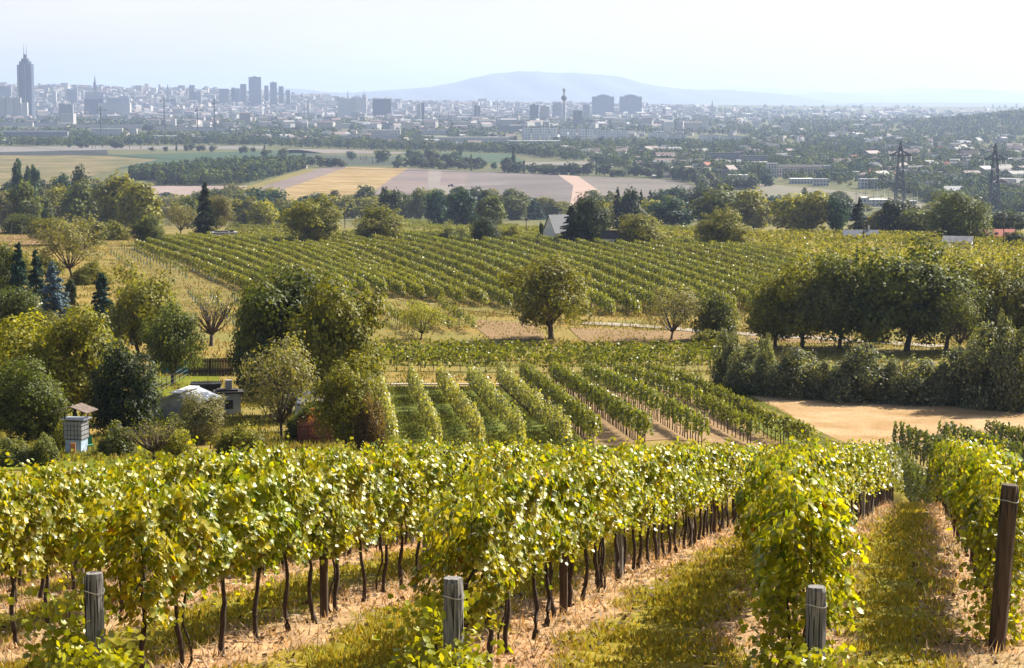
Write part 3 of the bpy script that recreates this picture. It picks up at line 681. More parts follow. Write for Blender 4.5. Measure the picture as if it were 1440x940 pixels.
# cross rows at the right and behind
k = 0
for i, py in enumerate([331, 334.5, 338, 341.5, 345.5, 349.5, 354, 358.5, 363.5, 369, 375, 382, 390, 399, 409, 420]):
    x0 = 900 + i * 24 if i < 4 else (1010 + i * 12); k += 1
    hedge_row(pline((x0, py), (1500, py + 6 - i * .2), 40, 200, 200), f'{nth(k)} cross row from the top of the yellow-green vines at the right', 460 + i, .38, 34, 2.0, .5, .5, (.19, .19, .024), 'cross rows of the right vine block', 0, None, 1.4, .16)
k = 0
for i, (x0, x1, py) in enumerate([(545, 690, 312), (550, 730, 316), (560, 770, 320), (570, 775, 324), (640, 790, 328), (440, 560, 330), (560, 820, 332), (330, 430, 312), (325, 440, 317), (322, 420, 322), (318, 420, 328), (360, 450, 334), (870, 1000, 322), (880, 1010, 326)]):
    k += 1
    hedge_row(pline((x0, py), (x1, py + 5), 20, 200, 200), f'{nth(k)} of the short upper vine rows between the round trees and the tree belt', 480 + i, .42, 30, 2.0, .4, .5, MIDG, 'upper short vine rows', 0, None, 1.4, .14)

# ------------------------------------------------------------------ young vines in pale blue guards at the left
M['guard'] = mat('guard_tube', lin(190, 215, 225), .5, .1, 3)
gt = MB().box(-.09, .09, -.09, .09, 0, .62).mesh('guard_tube', M['guard']); gs = MB().tube([(0, 0, -.1), (0, 0, 1.7)], .035, 5).mesh('stake', M['metal_post'])
rg = np.random.default_rng(9); yl = leaves(rg.normal(0, 1, (60, 3)) * [.16, .16, .3] + [0, 0, 1.0], rg.normal(size=(60, 3)), .2 * rg.uniform(.6, 1.2, 60), rg, 'quad')
ym = raw_mesh('foliage', yl[0], yl[1], M['vine_leaf'], yl[2])
YR = [((157, 357), (185, 381)), ((172, 352), (212, 378)), ((186, 350), (240, 382)), ((212, 356), (262, 392)), ((245, 368), (304, 399)), ((265, 415), (286, 441)), ((297, 420), (311, 432)), ((327, 420), (338, 431)), ((300, 432), (328, 456))]
for r_, (a, b) in enumerate(YR):
    pl = pline(a, b, max(4, int(math.hypot(b[0] - a[0], b[1] - a[1]) / 4.2)), 150, 150)
    for i, (x, y) in enumerate(pl):
        t = thing('young_vine', f'{nth(i + 1)} young vine down the {nth(r_ + 1)} row of pale blue guard tubes', 'young vine', (x, y, float(Hg(x, y))), tr_.uniform(0, 3), 'young vines in guard tubes')
        put('guard_tube', gt, t); put('stake', gs, t); put('foliage', ym, t, color=(.16, .17, .03), scale=(tr_.uniform(.7, 1.4),) * 3)

# ------------------------------------------------------------------ trees of the middle distance
T = [
 ('round', 22, 600, 118, 442, YG, 'bright yellow-green tree cut by the left edge'),
 ('broad', 65, 520, 80, 440, OL, 'olive tree between the bright tree and the pale blue spruce'),
 ('round', 140, 560, 90, 470, OL, 'olive tree filling the gap behind the dark leafy tree'),
 ('broad', 15, 500, 80, 400, DG, 'green tree rising behind the bright yellow-green tree'),
 ('broad', 225, 500, 70, 410, OL, 'small olive tree left of the wire fence'),
 ('broad', 440, 560, 110, 388, DG, 'dark tree in the middle of the largest dark clump'),
 ('broad', 380, 520, 90, 396, OL, 'olive tree behind the black-brown board fence end'),
 ('shrub', 160, 600, 70, 548, DG, 'dark bush under the dark leafy tree'),
 ('shrub', 75, 620, 70, 560, DG, 'dark bush left of the old water tank'),
 ('shrub', 445, 620, 90, 560, DG, 'dark undergrowth right of the pale grey-green tree'),
 ('shrub', 510, 560, 70, 480, OL, 'olive scrub at the top of the bushy vine rows'),
 ('shrub', 246, 618, 44, 578, LG, 'pale bush at the left corner of the grey corrugated shed'),
 ('shrub', 88, 634, 34, 588, OL, 'bush hiding the left side of the old water tank'),
 ('shrub', 60, 385, 60, 352, OL, 'olive thicket above the pale blue spruce'),
 ('broad', 120, 350, 60, 310, DG, 'green tree among bushes below the poplars at the left'),
 ('broad', 70, 345, 60, 305, OL, 'olive tree above the allotment stakes'),
 ('shrub', 30, 330, 60, 300, DG, 'dark bushes left of the allotment stakes'),
 ('round', 210, 345, 50, 306, DG, 'rounded green tree above the young vines'),
 ('broad', 1090, 488, 90, 392, OL, 'olive tree at the far left of the shady group'),
 ('broad', 1330, 494, 110, 372, DG, 'dark tree right of the widest darkest tree'),
 ('broad', 1440, 492, 90, 384, DG, 'green tree cut by the right edge above the hedge'),
 ('round', 38, 622, 104, 512, DG, 'dense round green tree left of the old water tower'),
 ('broad', 108, 600, 118, 437, OL, 'tall olive tree behind the garden hut at the left'),
 ('round', 178, 612, 100, 482, DK, 'dark leafy tree with a short trunk beside the white bench'),
 ('spread', 243, 541, 84, 424, DG, 'olive tree with a bare trunk beside the wire fence'),
 ('broad', 196, 505, 100, 379, OL, 'yellowish olive tree behind the dark spruce'),
 ('spruce', 145, 480, 56, 386, TE, 'dark slender spruce between two olive trees'),
 ('spruce', 76, 462, 60, 370, BL, 'pale blue spruce above the left garden'),
 ('spruce', 28, 455, 44, 342, TE, 'tall dark spruce left of the pale blue spruce'),
 ('spruce', 52, 448, 40, 352, TE, 'narrow dark spruce touching the pale blue spruce'),
 ('broad', 5, 440, 60, 342, DG, 'green tree at the left edge beside the dark spruces'),
 ('poplar', 100, 455, 22, 395, DK, 'dark clipped column right behind the pale blue spruce'),
 ('thin', 101, 392, 92, 300, GY, 'thin tree with visible dark branches on the dry bank'),
 ('broad', 408, 585, 150, 384, DG, 'largest dark olive tree standing left of centre'),
 ('broad', 476, 590, 120, 400, OL, 'wide olive tree on the right side of the largest dark tree'),
 ('round', 365, 555, 90, 410, DG, 'dark tree leaning out over the black board fence'),
 ('thin', 396, 617, 112, 466, GY, 'pale grey-green tree standing before the largest dark tree'),
 ('round', 487, 634, 88, 512, OL, 'bushy olive tree beside the bushy vine rows'),
 ('shrub', 520, 636, 46, 545, BR, 'brownish bush at the edge of the bushy vine rows'),
 ('bare', 218, 650, 96, 580, OL, 'gnarled low tree with bare crossing branches behind the near vines'),
 ('round', 286, 625, 64, 558, GY, 'light leafy bush tree in front of the grey barrel shed'),
 ('thin', 592, 477, 62, 424, YG, 'small yellow-green tree with two thin trunks'),
 ('bare', 297, 487, 74, 402, GY, 'old nearly bare tree with a twisted dark trunk'),
 ('spread', 775, 477, 122, 358, (.16, .15, .018), 'free-standing round walnut tree in the centre'),
 ('thin', 944, 478, 80, 397, GY, 'slender grey-green tree beside the pale track'),
 ('shrub', 1008, 478, 66, 408, LG, 'yellowish bush tree right of the slender grey-green tree'),
 ('broad', 1128, 490, 112, 368, OL, 'olive tree at the left of the big shady group'),
 ('broad', 1180, 492, 96, 362, LG, 'second tree of the big shady group by the track'),
 ('broad', 1275, 494, 150, 346, DG, 'widest darkest tree of the big shady group by the track'),
 ('broad', 1225, 486, 76, 384, OL, 'middle tree of the big shady group by the track'),
 ('broad', 1400, 492, 110, 366, OL, 'olive tree over the hedge at the right edge'),
 ('thin', 1350, 500, 70, 400, LG, 'light tree between the widest dark tree and the right edge'),
 ('round', 440, 347, 82, 282, OL, 'round olive tree standing left in the upper vineyard'),
 ('round', 531, 339, 72, 292, OL, 'round tree right of its twin in the upper vineyard'),
 ('round', 682, 344, 48, 304, DK, 'small dark round tree above the terraced rows'),
 ('shrub', 638, 341, 46, 316, LG, 'light low bush left of the small dark round tree'),
 ('shrub', 722, 341, 40, 314, OL, 'low bush right of the small dark round tree'),
 ('spruce', 803, 346, 40, 290, DK, 'dark conifer hugging the slate roofed cottage'),
 ('round', 826, 346, 62, 278, DK, 'black-green tree between cottage and garden hut'),
 ('round', 901, 348, 74, 300, OL, 'golden-green round tree right of the garden hut'),
 ('round', 1017, 350, 76, 298, OL, 'round tree alone among vines right of centre'),
 ('poplar', 761, 341, 9, 314, DK, 'small black cypress left of the slate roofed cottage'),
 ('shrub', 160, 338, 44, 308, OL, 'bush beside the blue hut door at the left'),
 ('thin', 254, 332, 46, 284, GY, 'pale thin tree left of the flat roofed hut'),
 ('spruce', 289, 336, 34, 258, DK, 'dark tall spruce beside the flat roofed hut'),
 ('broad', 305, 330, 38, 272, GY, 'greyish tree behind the flat roofed hut'),
 ('round', 1348, 342, 84, 268, DG, 'huge round dark tree behind the white gabled hut'),
 ('shrub', 1428, 348, 40, 322, DK, 'black-green bush at the right edge by the red roof'),
 ('shrub', 1135, 430, 100, 368, LG, 'pale bushy growth behind the big shady group'),
 ('shrub', 390, 440, 70, 372, DG, 'dark scrub at the end of the terraced rows'),
 ('shrub', 475, 430, 46, 392, DG, 'dark bush at the foot of the terraced rows'),
 ('shrub', 20, 400, 70, 352, OL, 'leafy thicket at the left above the spruces'),
 ('shrub', 130, 400, 60, 362, OL, 'overgrown bush on the dry bank at the left'),
 ('shrub', 165, 640, 60, 590, LG, 'light bush between the water tower and the gnarled tree'),
 ('shrub', 20, 655, 70, 608, LG, 'clipped pale hedge bush at the left edge'),
 ('shrub', 62, 655, 44, 606, LG, 'clipped pale hedge bush beside the water tower'),
 ('shrub', 250, 645, 50, 602, YG, 'bright bush right of the gnarled tree'),
 ('shrub', 340, 640, 80, 592, OL, 'low olive bush in front of the brick chimney'),
 ('shrub', 1000, 487, 60, 462, OL, 'low bush below the yellowish bush tree'),
]
for k_, px, base, w_, top, c, lab in T:
    bushy = k_ == 'shrub'
    tree(k_, px, base, w_, top, c, lab, 'bush' if bushy else ('spruce_tree' if k_ == 'spruce' else 'tree'), 'bush' if bushy else 'tree')
# red-leaved sprays over the brown gate
tree('shrub', 440, 622, 46, 572, (.30, .12, .03), 'orange-leaved shrub hanging over the red-brown gate', 'bush', 'bush')
# overgrown hedge along the stubble field
HG = [(1022, 548, 44, 452, 'leaning creeper-covered stump at the left end of the hedge'), (1052, 552, 58, 478, 'first creeper mound of the hedge, peaked'), (1076, 556, 50, 492, 'second creeper mound, low, of the overgrown hedge'),
      (1118, 559, 78, 484, 'third creeper mound with two humps in the overgrown hedge'), (1160, 561, 60, 497, 'fourth creeper mound, rounded, of the overgrown hedge'), (1208, 564, 92, 479, 'broad creeper mound in the middle of the overgrown hedge'),
      (1252, 566, 60, 496, 'low creeper mound right of the broad one'), (1298, 567, 88, 491, 'dark drooping creeper mound near the hedge opening'), (1345, 569, 64, 482, 'creeper mound left of the tallest hedge hump'),
      (1394, 573, 84, 440, 'tallest creeper-covered hump of the hedge'), (1432, 577, 76, 446, 'creeper hump at the right edge beside the tallest one'), (1068, 545, 60, 462, 'creeper slope rising behind the first mound'), (1078, 556, 24, 461, 'thin creeper spike beside the first mound'), (1190, 563, 60, 500, 'low rounded creeper mound left of the broad one'), (1322, 568, 60, 506, 'low rounded creeper mound left of the tallest humps'), (1408, 572, 36, 430, 'highest thin creeper spike at the right end of the hedge'), (1372, 566, 50, 455, 'narrow creeper hump beside the tallest one')]
for px, b_, w_, top, lab in HG: tree('drape', px, b_, w_, top, (.12, .125, .07), lab, 'hedge_bush', 'bush', 'creeper mounds of the overgrown hedge')
# ------------------------------------------------------------------ tree belt below the plain
belt = []
prof_x = [0, 30, 60, 90, 115, 150, 180, 215, 250, 290, 330, 370, 410, 450, 500, 550, 600, 640, 700, 750, 800, 860, 900, 960, 1010, 1060, 1100, 1140, 1180, 1210, 1240, 1280, 1330, 1380, 1440]
prof_t = [262, 250, 258, 250, 244, 262, 250, 262, 276, 266, 264, 262, 275, 270, 268, 268, 266, 270, 268, 276, 282, 268, 274, 268, 262, 270, 280, 268, 276, 292, 292, 288, 276, 296, 300]
tb = random.Random(21)
for layer, (b0, dpx, f_) in enumerate([(300, 21, 0), (309, 22, 5), (320, 24, 12)]):
    px = -8 + layer * 7
    while px < 1450:
        top = np.interp(px, prof_x, prof_t) + f_ + tb.uniform(-6, 9); wv = tb.uniform(32, 52) if layer else tb.uniform(28, 42)
        skip = (layer == 2 and (185 < px < 240 or 300 < px < 345 or 420 < px < 800 or 1090 < px < 1330 or 950 < px < 1050)) or (layer == 1 and (200 < px < 225)) or (layer == 0 and 1210 < px < 1300 and tb.random() < .6)
        if not skip: belt.append((px, b0 + tb.uniform(-3, 3), wv, top, tb.choice(['lo', 'lo', 'lo', 'spruce_lo' if layer < 2 else 'lo', 'poplar' if layer == 0 else 'lo']), tb.choice([OL, OL, DG, DK, DG, TE, YG if layer == 2 else DG, GY])))
        px += dpx * tb.uniform(.8, 1.3)
belt += [(27, 312, 22, 228, 'poplar', TE), (41, 312, 16, 238, 'poplar', TE), (50, 314, 20, 236, 'poplar', TE), (88, 312, 28, 247, 'lo', TE), (112, 310, 28, 240, 'lo', DK), (165, 322, 60, 247, 'lo', OL), (200, 326, 62, 258, 'lo', OL),
         (868, 322, 20, 264, 'spruce_lo', DK), (884, 322, 26, 266, 'lo', DK), (901, 320, 16, 268, 'spruce_lo', DK), (914, 312, 18, 268, 'spruce_lo', TE), (926, 312, 18, 266, 'lo', TE),
         (945, 302, 34, 261, 'lo', TE), (1015, 322, 70, 260, 'lo', DG), (1060, 324, 60, 268, 'lo', OL), (1112, 326, 56, 275, 'lo', YG), (1140, 328, 54, 268, 'lo', OL), (1176, 328, 30, 274, 'lo', TE), (1207, 330, 32, 278, 'spruce_lo', DK),
         (1265, 330, 60, 282, 'lo', DK), (1290, 331, 60, 292, 'lo', DG), (1236, 330, 36, 296, 'lo', GY), (546, 318, 26, 262, 'lo', DK), (616, 318, 34, 268, 'lo', TE), (650, 320, 44, 268, 'lo', TE), (690, 322, 40, 276, 'lo', DG), (1415, 330, 50, 296, 'lo', DK)]
belt.sort(key=lambda t: t[0])
cw = {OL: 'olive', DG: 'green', DK: 'dark green', TE: 'bluish green', YG: 'yellow-green', GY: 'greyish'}; kw_ = {'lo': 'leafy tree', 'spruce_lo': 'conifer', 'poplar': 'narrow poplar'}
for i, (px, b, wv, top, kd, c) in enumerate(belt):
    tree(kd, px, b, wv, top, c, f'{cw[c]} {kw_[kd]}, {nth(i + 1)} from the left in the tree belt before the plain', 'tree', 'tree', 'trees of the belt before the plain')
# ------------------------------------------------------------------ small buildings and things of the middle distance
def fac_mat(name, wall, glass=(.06, .07, .09), bw=3.0, bh=3.1, mort=.75, rough=.7):
    """a facade: plaster with rows of window openings in real metres"""
    m, nt, b = new_mat(name)
    tc = node(nt, 'ShaderNodeTexCoord'); sx = node(nt, 'ShaderNodeSeparateXYZ'); nt.links.new(tc.outputs['Object'], sx.inputs[0])
    ad = node(nt, 'ShaderNodeMath', operation='ADD'); nt.links.new(sx.outputs[0], ad.inputs[0]); nt.links.new(sx.outputs[1], ad.inputs[1])
    cb = node(nt, 'ShaderNodeCombineXYZ'); nt.links.new(ad.outputs[0], cb.inputs[0]); nt.links.new(sx.outputs[2], cb.inputs[1])
    br = node(nt, 'ShaderNodeTexBrick'); br.offset = 0; br.inputs['Scale'].default_value = 1; br.inputs['Brick Width'].default_value = bw; br.inputs['Row Height'].default_value = bh
    br.inputs['Mortar Size'].default_value = mort; br.inputs['Mortar Smooth'].default_value = 0
    br.inputs['Color1'].default_value = (*glass, 1); br.inputs['Color2'].default_value = (*(g * 1.8 for g in glass), 1)
    n = node(nt, 'ShaderNodeTexNoise'); n.inputs['Scale'].default_value = .3; n.inputs['Detail'].default_value = 5; nt.links.new(tc.outputs['Object'], n.inputs[0])
    mx = node(nt, 'ShaderNodeMix', data_type='RGBA'); mx.inputs[6].default_value = (*(c * .8 for c in wall), 1); mx.inputs[7].default_value = (*wall, 1)
    nt.links.new(n.outputs[0], mx.inputs[0]); nt.links.new(mx.outputs[2], br.inputs['Mortar']); nt.links.new(cb.outputs[0], br.inputs['Vector'])
    nt.links.new(br.outputs[0], b.inputs['Base Color']); b.inputs['Roughness'].default_value = rough
    return m
M['white'] = mat('white_plaster', (.62, .61, .58), .85, .15, .8); M['cream'] = mat('cream_plaster', (.5, .45, .38), .85, .15, .8); M['grey_wall'] = mat('grey_wall', (.30, .30, .31), .85, .2, .8)
M['slate'] = mat('slate_roof', (.07, .08, .10), .6, .4, 3); M['dark'] = mat('dark_roof', (.035, .03, .03), .8, .4, 2); M['redroof'] = mat('red_tiles', (.32, .10, .07), .8, .3, 2)
M['sheet'] = mat('corrugated_sheet', (.30, .33, .37), .45, .3, 1.5, metal=.4); M['brown_wood'] = mat('brown_boards', (.05, .03, .022), .85, .5, 6); M['redwood'] = mat('red_brown_boards', (.13, .045, .03), .85, .4, 6)
M['glass'] = mat('window_glass', (.05, .06, .08), .15, .2, 1, spec=.6); M['teal'] = mat('teal_tarp', (.02, .16, .14), .6, .3, 1.5); M['greyroof'] = mat('grey_roof', (.22, .22, .23), .8, .3, .6)
M['orange'] = mat('orange_board', (.45, .18, .06), .8, .3, 3); M['bluegrey'] = mat('blue_grey_sheet', (.28, .36, .46), .6, .3, 2); M['steel'] = mat('galvanised_steel', (.05, .06, .07), .5, .2, 1, metal=.5)
M['rust'] = mat('rusty_sheet', (.11, .08, .065), .85, .4, 3)
def hut(name, label, px, py, w_, d_, h_, rh, rz, wm, rmt, axis='x', cat='hut', extra=None, over=.3, flat=False, Y=None):
    p = cast(px, py, 60) if Y is None else at(px, Y)
    t = thing(name, label, cat, (p[0], p[1], p[2] - .1), rz)
    if flat:
        MB().box(-w_ / 2, w_ / 2, -d_ / 2, d_ / 2, -.4, h_).build('wall', wm, t); MB().box(-w_ / 2 - over, w_ / 2 + over, -d_ / 2 - over, d_ / 2 + over, h_ + .003, h_ + .25).build('roof', rmt, t)
    else:
        MB().house_wall(-w_ / 2, w_ / 2, -d_ / 2, d_ / 2, -.4, h_, h_ + rh, axis).build('wall', wm, t)
        s = rh / ((d_ if axis == 'x' else w_) / 2) * over
        MB().gable(-w_ / 2, w_ / 2, -d_ / 2, d_ / 2, h_ - s + .02, h_ + rh + .02, over, .16, axis).build('roof', rmt, t)
    return t
def win(t, x, y, z, w_, h_, face='y', frame=M['white']):
    o = .03
    if face == 'y':
        f = MB().box(x - w_ / 2 - .08, x + w_ / 2 + .08, y - o, y, z - .08, z + h_ + .08).build('window', frame, t); MB().box(x - w_ / 2, x + w_ / 2, y - o - .02, y - o - .003, z, z + h_).build('pane', M['glass'], f)
    else:
        f = MB().box(x, x + o, y - w_ / 2 - .08, y + w_ / 2 + .08, z - .08, z + h_ + .08).build('window', frame, t); MB().box(x + o + .003, x + o + .02, y - w_ / 2, y + w_ / 2, z, z + h_).build('pane', M['glass'], f)
def door(t, x, y, w_=.9, h_=2.0, m=None): MB().box(x - w_ / 2, x + w_ / 2, y - .05, y - .003, 0, h_).build('door', m or M['brown_wood'], t)
t = hut('cottage', 'white cottage with steep slate roof between black cypress and dark trees', 786, 342, 6.5, 5.5, 3.2, 4.4, R(35), M['white'], M['slate'], 'x', 'house')
win(t, -1.5, -2.75, 1, .9, 1.1); win(t, .8, -2.75, 1, .9, 1.1); door(t, 2.3, -2.75); MB().box(.5, 1.0, .5, 1.0, 6.2, 8.2).build('chimney', M['grey_wall'], t)
t = hut('garden_hut', 'white hut with black roof half hidden between two round trees', 859, 348, 4.2, 3, 2.6, 1.6, R(-12), M['white'], M['dark'], 'x'); win(t, .2, -1.5, 1, .7, .8); door(t, -1.2, -1.5, .8)
t = hut('flat_roofed_hut', 'beige hut with flat grey roof at the end of the left vine rows', 316, 341, 6.4, 4, 2.7, 0, R(12), M['cream'], M['greyroof'], flat=True)
win(t, -1.5, -2, 1.1, .8, .8); MB().box(-2.6, 1.0, -1.2, 1.2, 2.96, 3.25).box(1.4, 2.4, -.8, .6, 2.96, 3.5).build('roof_clutter', M['dark'], t); door(t, 1.8, -2)
t = hut('white_gabled_hut', 'little white hut with grey gabled roof before the huge dark tree', 1347, 349, 6.8, 4.2, 1.6, 1.3, R(-20), M['white'], M['greyroof'], 'x'); win(t, -1.5, -2.1, .5, .8, .7); door(t, .8, -2.1, .8, 1.5)
t = hut('red_roofed_hut', 'hut with red tiled roof and two skylights at the right edge', 1405, 341, 8, 5, 1.9, 1.6, R(4), M['cream'], M['redroof'], 'x'); MB().box(-1.6, -.8, -1.9, -1.2, 2.55, 2.9).build('skylight', M['glass'], t); MB().box(1.2, 2.0, -1.9, -1.2, 2.55, 2.9).build('skylight', M['glass'], t); win(t, -2.5, -2.5, .7, .8, .8)
t = hut('grey_roofed_house', 'low house whose grey roof peeps over the right vines', 1210, 338, 9.5, 6, 1.6, 1.3, R(-8), M['white'], M['slate'], 'x', 'house'); MB().box(2, 2.6, -.3, .3, 2.4, 4.2).build('chimney', M['white'], t)
t = hut('shed', 'tiny shed with a blue door among bushes at the left', 147, 336, 2.6, 2.6, 2.4, .5, R(15), M['grey_wall'], M['dark'], 'x', 'shed'); door(t, 0, -1.3, .9, 1.9, M['bluegrey'])
t = hut('caravan', 'white caravan with a red window at the left edge', 30, 452, 5, 2.2, 2.3, .35, R(-8), M['white'], M['white'], 'x', 'caravan', over=.05)
MB().box(-.6, .3, -1.14, -1.103, 1.0, 1.8).build('window', mat('red_blind', (.35, .03, .03)), t); MB().box(1.0, 1.7, -1.14, -1.103, .4, 2.0).build('door', M['grey_wall'], t); MB().tube([(-1.2, -1.15, -.05), (-1.2, -.95, -.05)], .32, 12).build('wheel', M['dark'], t)
# dark heap under tarp
p = cast(1292, 346, 200); t = MB().lathe([(2.6, 0), (2.5, .5), (1.9, 1.0), (.6, 1.2)], 14).build('tarp_heap', M['dark'], None, (p[0], p[1], p[2]), scale=(1, .6, 1)); tag(t, 'low dark heap under a tarpaulin among the right vines', 'tarp heap')
# garden at the left
t = hut('barrel_shed', 'grey corrugated shed with a wide low roof in the left garden', 262, 588, 3.9, 4.2, 1.35, .75, R(-14), M['sheet'], M['sheet'], 'y', 'shed', over=.12)
MB().box(-.35, .45, -2.3, 1.6, 2.28, 2.36).build('ridge_cover', M['white'], t); door(t, .4, -2.1, .8, 1.3, M['greyroof'])
for i in range(13): pass
mb = MB()
for i in range(14): mb.box(-1.9 + i * .28, -1.86 + i * .28, -2.16, -2.103, 0, 1.3)
mb.build('corrugation', M['greyroof'], t)
p = cast(322, 583, 60); t = thing('brick_oven', 'grey block oven with a dark slab roof behind the low olive bush', 'oven', p, R(10))
MB().box(-.9, .9, -.6, .6, -.2, 1.7).build('body', M['grey_wall'], t); MB().box(-1.15, 1.15, -.8, .8, 1.703, 1.85).box(-.9, .7, -.5, .5, 1.853, 2.0).build('roof_slab', M['dark'], t); MB().box(-.3, .3, -.62, -.603, .5, 1.2).build('oven_mouth', M['dark'], t); MB().box(-.25, .25, -.2, .2, 2.0, 2.7).build('chimney', M['grey_wall'], t)
t = hut('lean_to', 'low dark lean-to behind the grey corrugated shed', 290, 562, 2.4, 1.6, 1.3, 0, R(5), M['brown_wood'], M['dark'], flat=True, cat='shed', over=.1)
p = cast(108, 637, 60); t = thing('water_tank', 'white caged water tank on a blue-grey stand under a rusty roof', 'water tank', p, R(-12)); 
MB().box(-.5, .5, -.5, .5, -.2, .85).build('stand', M['bluegrey'], t); MB().box(-.55, .55, -.55, .55, .9, 1.95).build('tank', M['grey_wall'], t)
mb = MB()
for i in range(6):
    for a in (-.58, .58):
        mb.tube([(-.55 + i * .22, a, .88), (-.55 + i * .22, a, 1.98)], .014, 4); mb.tube([(a, -.55 + i * .22, .88), (a, -.55 + i * .22, 1.98)], .014, 4)
for z in (.9, 1.15, 1.42, 1.7, 1.97): mb.tube([(-.58, -.58, z), (.58, -.58, z), (.58, .58, z), (-.58, .58, z), (-.58, -.58, z)], .014, 4)
mb.build('cage', M['steel'], t); MB().box(-.75, .75, -.6, .6, 2.05, 2.10).build('lid_sheet', M['sheet'], t)
MB().tube([(-.5, -.5, 2.1), (-.5, -.5, 2.5)], .04, 5).tube([(.5, .5, 2.1), (.5, .5, 2.6)], .04, 5).build('strut', M['brown_wood'], t); MB().gable(-.95, .95, -.75, .75, 2.5, 2.85, .1, .05, 'y').build('roof', M['rust'], t)
p = cast(103, 641, 60); tag(MB().box(-.14, .14, -.04, .04, -.1, .75).build('orange_board', M['orange'], None, p), 'upright orange board leaning by the water tank', 'board')
p = cast(125, 636, 60); t = thing('garden_chair', 'green garden chair standing right of the water tank', 'chair', p, .4); g_ = mat('green_paint', (.03, .16, .10)); MB().box(-.25, .25, -.25, .25, .4, .45).build('seat', g_, t); MB().box(-.25, .25, .22, .26, .45, .95).build('backrest', g_, t)
for a in (-.22, .22):
    for b in (-.22, .22): MB().box(a - .02, a + .02, b - .02, b + .02, -.05, .4).build('leg', g_, t)
p = cast(170, 614, 60); t = thing('stone_table', 'white stone table with a block on it beside the dark leafy tree', 'table', p, .2); MB().box(-.7, .7, -.4, .4, .4, .5).build('tabletop', M['white'], t); MB().box(-.5, -.3, -.3, .3, -.1, .4).build('leg', M['white'], t); MB().box(.3, .5, -.3, .3, -.1, .4).build('leg', M['white'], t)
tag(MB().box(-.15, .2, -.15, .15, 0, .4, .3).build('stone_block', M['cream'], None, (p[0] - .1, p[1], p[2] + .503)), 'pale stone block standing on the white stone table', 'block')
def board_fence(name, label, a, b, h_, m, gap=.02, bw=.16, cat='fence', rails=True):
    A, B = cast(*a, 60), cast(*b, 60); L = math.hypot(B[0] - A[0], B[1] - A[1]); rz = math.atan2(B[1] - A[1], B[0] - A[0])
    t = thing(name, label, cat, A, rz); mb = MB(); x = 0; rg = random.Random(int(L * 10))
    while x < L: mb.box(x, x + bw - gap, -.02, .02, -.3, h_ + rg.uniform(-.04, .04)); x += bw
    mb.build('boards', m, t)
    if rails: MB().box(0, L, .023, .07, h_ * .25, h_ * .25 + .1).box(0, L, .023, .07, h_ * .8, h_ * .8 + .1).build('rail', m, t)
    for q in np.linspace(0, L, max(2, int(L / 2) + 1)): MB().box(q - .05, q + .05, .073, .17, -.3, h_ + .05).build('post', m, t)
    return t
board_fence('board_fence', 'black-brown board fence at the far end of the bright lawn', (266, 529), (326, 529), 1.75, M['brown_wood'])
board_fence('tarp_fence', 'teal tarpaulin screen left of the black-brown board fence', (226, 526), (265, 527), 1.4, M['teal'], .002, .8)
board_fence('slatted_gate', 'red-brown slatted gate under the orange-leaved shrub', (419, 624), (468, 624), 1.35, M['redwood'], .05, .14, 'gate')
t = hut('tool_shed', 'small grey tool shed behind the red-brown slatted gate', 437, 606, 1.8, 1.6, 2.2, .5, R(20), M['grey_wall'], M['slate'], 'x', 'shed'); door(t, 0, -.8, .7, 1.8)
p0 = cast(214, 560, 60); p1 = cast(264, 530, 60)
t = thing('wire_fence', 'thin wire fence running back along the bright lawn', 'fence', p0, 0)
for q in np.linspace(0, 1, 9):
    x, y = (p1[0] - p0[0]) * q, (p1[1] - p0[1]) * q; z = float(Hg(p0[0] + x, p0[1] + y)) - p0[2]; MB().tube([(x, y, z - .3), (x, y, z + 1.2)], .03, 5).build('post', M['steel'], t)
for hz in (.3, .7, 1.1): MB().tube([((p1[0] - p0[0]) * q, (p1[1] - p0[1]) * q, float(Hg(p0[0] + (p1[0] - p0[0]) * q, p0[1] + (p1[1] - p0[1]) * q)) - p0[2] + hz) for q in np.linspace(0, 1, 9)], .015, 4).build('wire', M['wire'], t)
for i, (a, b) in enumerate([((13, 343), (18, 313)), ((31, 341), (32, 312)), ((46, 340), (46, 312))]):
    p = cast(*a, 200); h_ = (a[1] - b[1]) / ppm(p); tag(MB().tube([(0, 0, -.3), ((b[0] - a[0]) / ppm(p), 0, h_)], .07, 6).build('stake', M['old_post'], None, p), ('leaning left', 'middle', 'right')[i] + ' one of three pale stakes on the bare allotment plot', 'stake', 'pale stakes of the allotment')
def pole(px, base, top, label, lamp=False, arm=False, Y=None):
    p = cast(px, base, 200); h_ = (base - top) / ppm(p); t = thing('lamp_post' if lamp else 'utility_pole', label, 'lamp post' if lamp else 'pole', p, .3)
    MB().tube([(0, 0, -.4), (0, 0, h_)], [.17, .11], 7).build('mast', M['brown_post'], t)
    if lamp: MB().tube([(0, 0, h_ - .1), (-.9, 0, h_ + .2)], .05, 5).build('arm', M['steel'], t); MB().box(-1.5, -.8, -.15, .15, h_ + .12, h_ + .3).build('lamp_head', M['white'], t)
    if arm:
        MB().box(-.8, .8, -.06, .06, h_ - .5, h_ - .35).build('crossarm', M['brown_post'], t)
        for x in (-.7, 0, .7): MB().box(x - .07, x + .07, -.07, .07, h_ - .35, h_ - .05).build('insulator', M['white'], t)
    return t
pole(485, 326, 282, 'plain dark wooden pole between the twin round trees'); pole(740, 338, 308, 'wooden pole left of the slate roofed cottage', arm=True); pole(1214, 345, 312, 'thin dark pole before the grey roofed house')
pole(1411, 350, 300, 'street lamp with a white head at the right edge', True); pole(1041, 334, 300, 'pole with white insulators behind the lone round tree', arm=True); pole(81, 330, 290, 'thin pole in the trees at the left', arm=True)
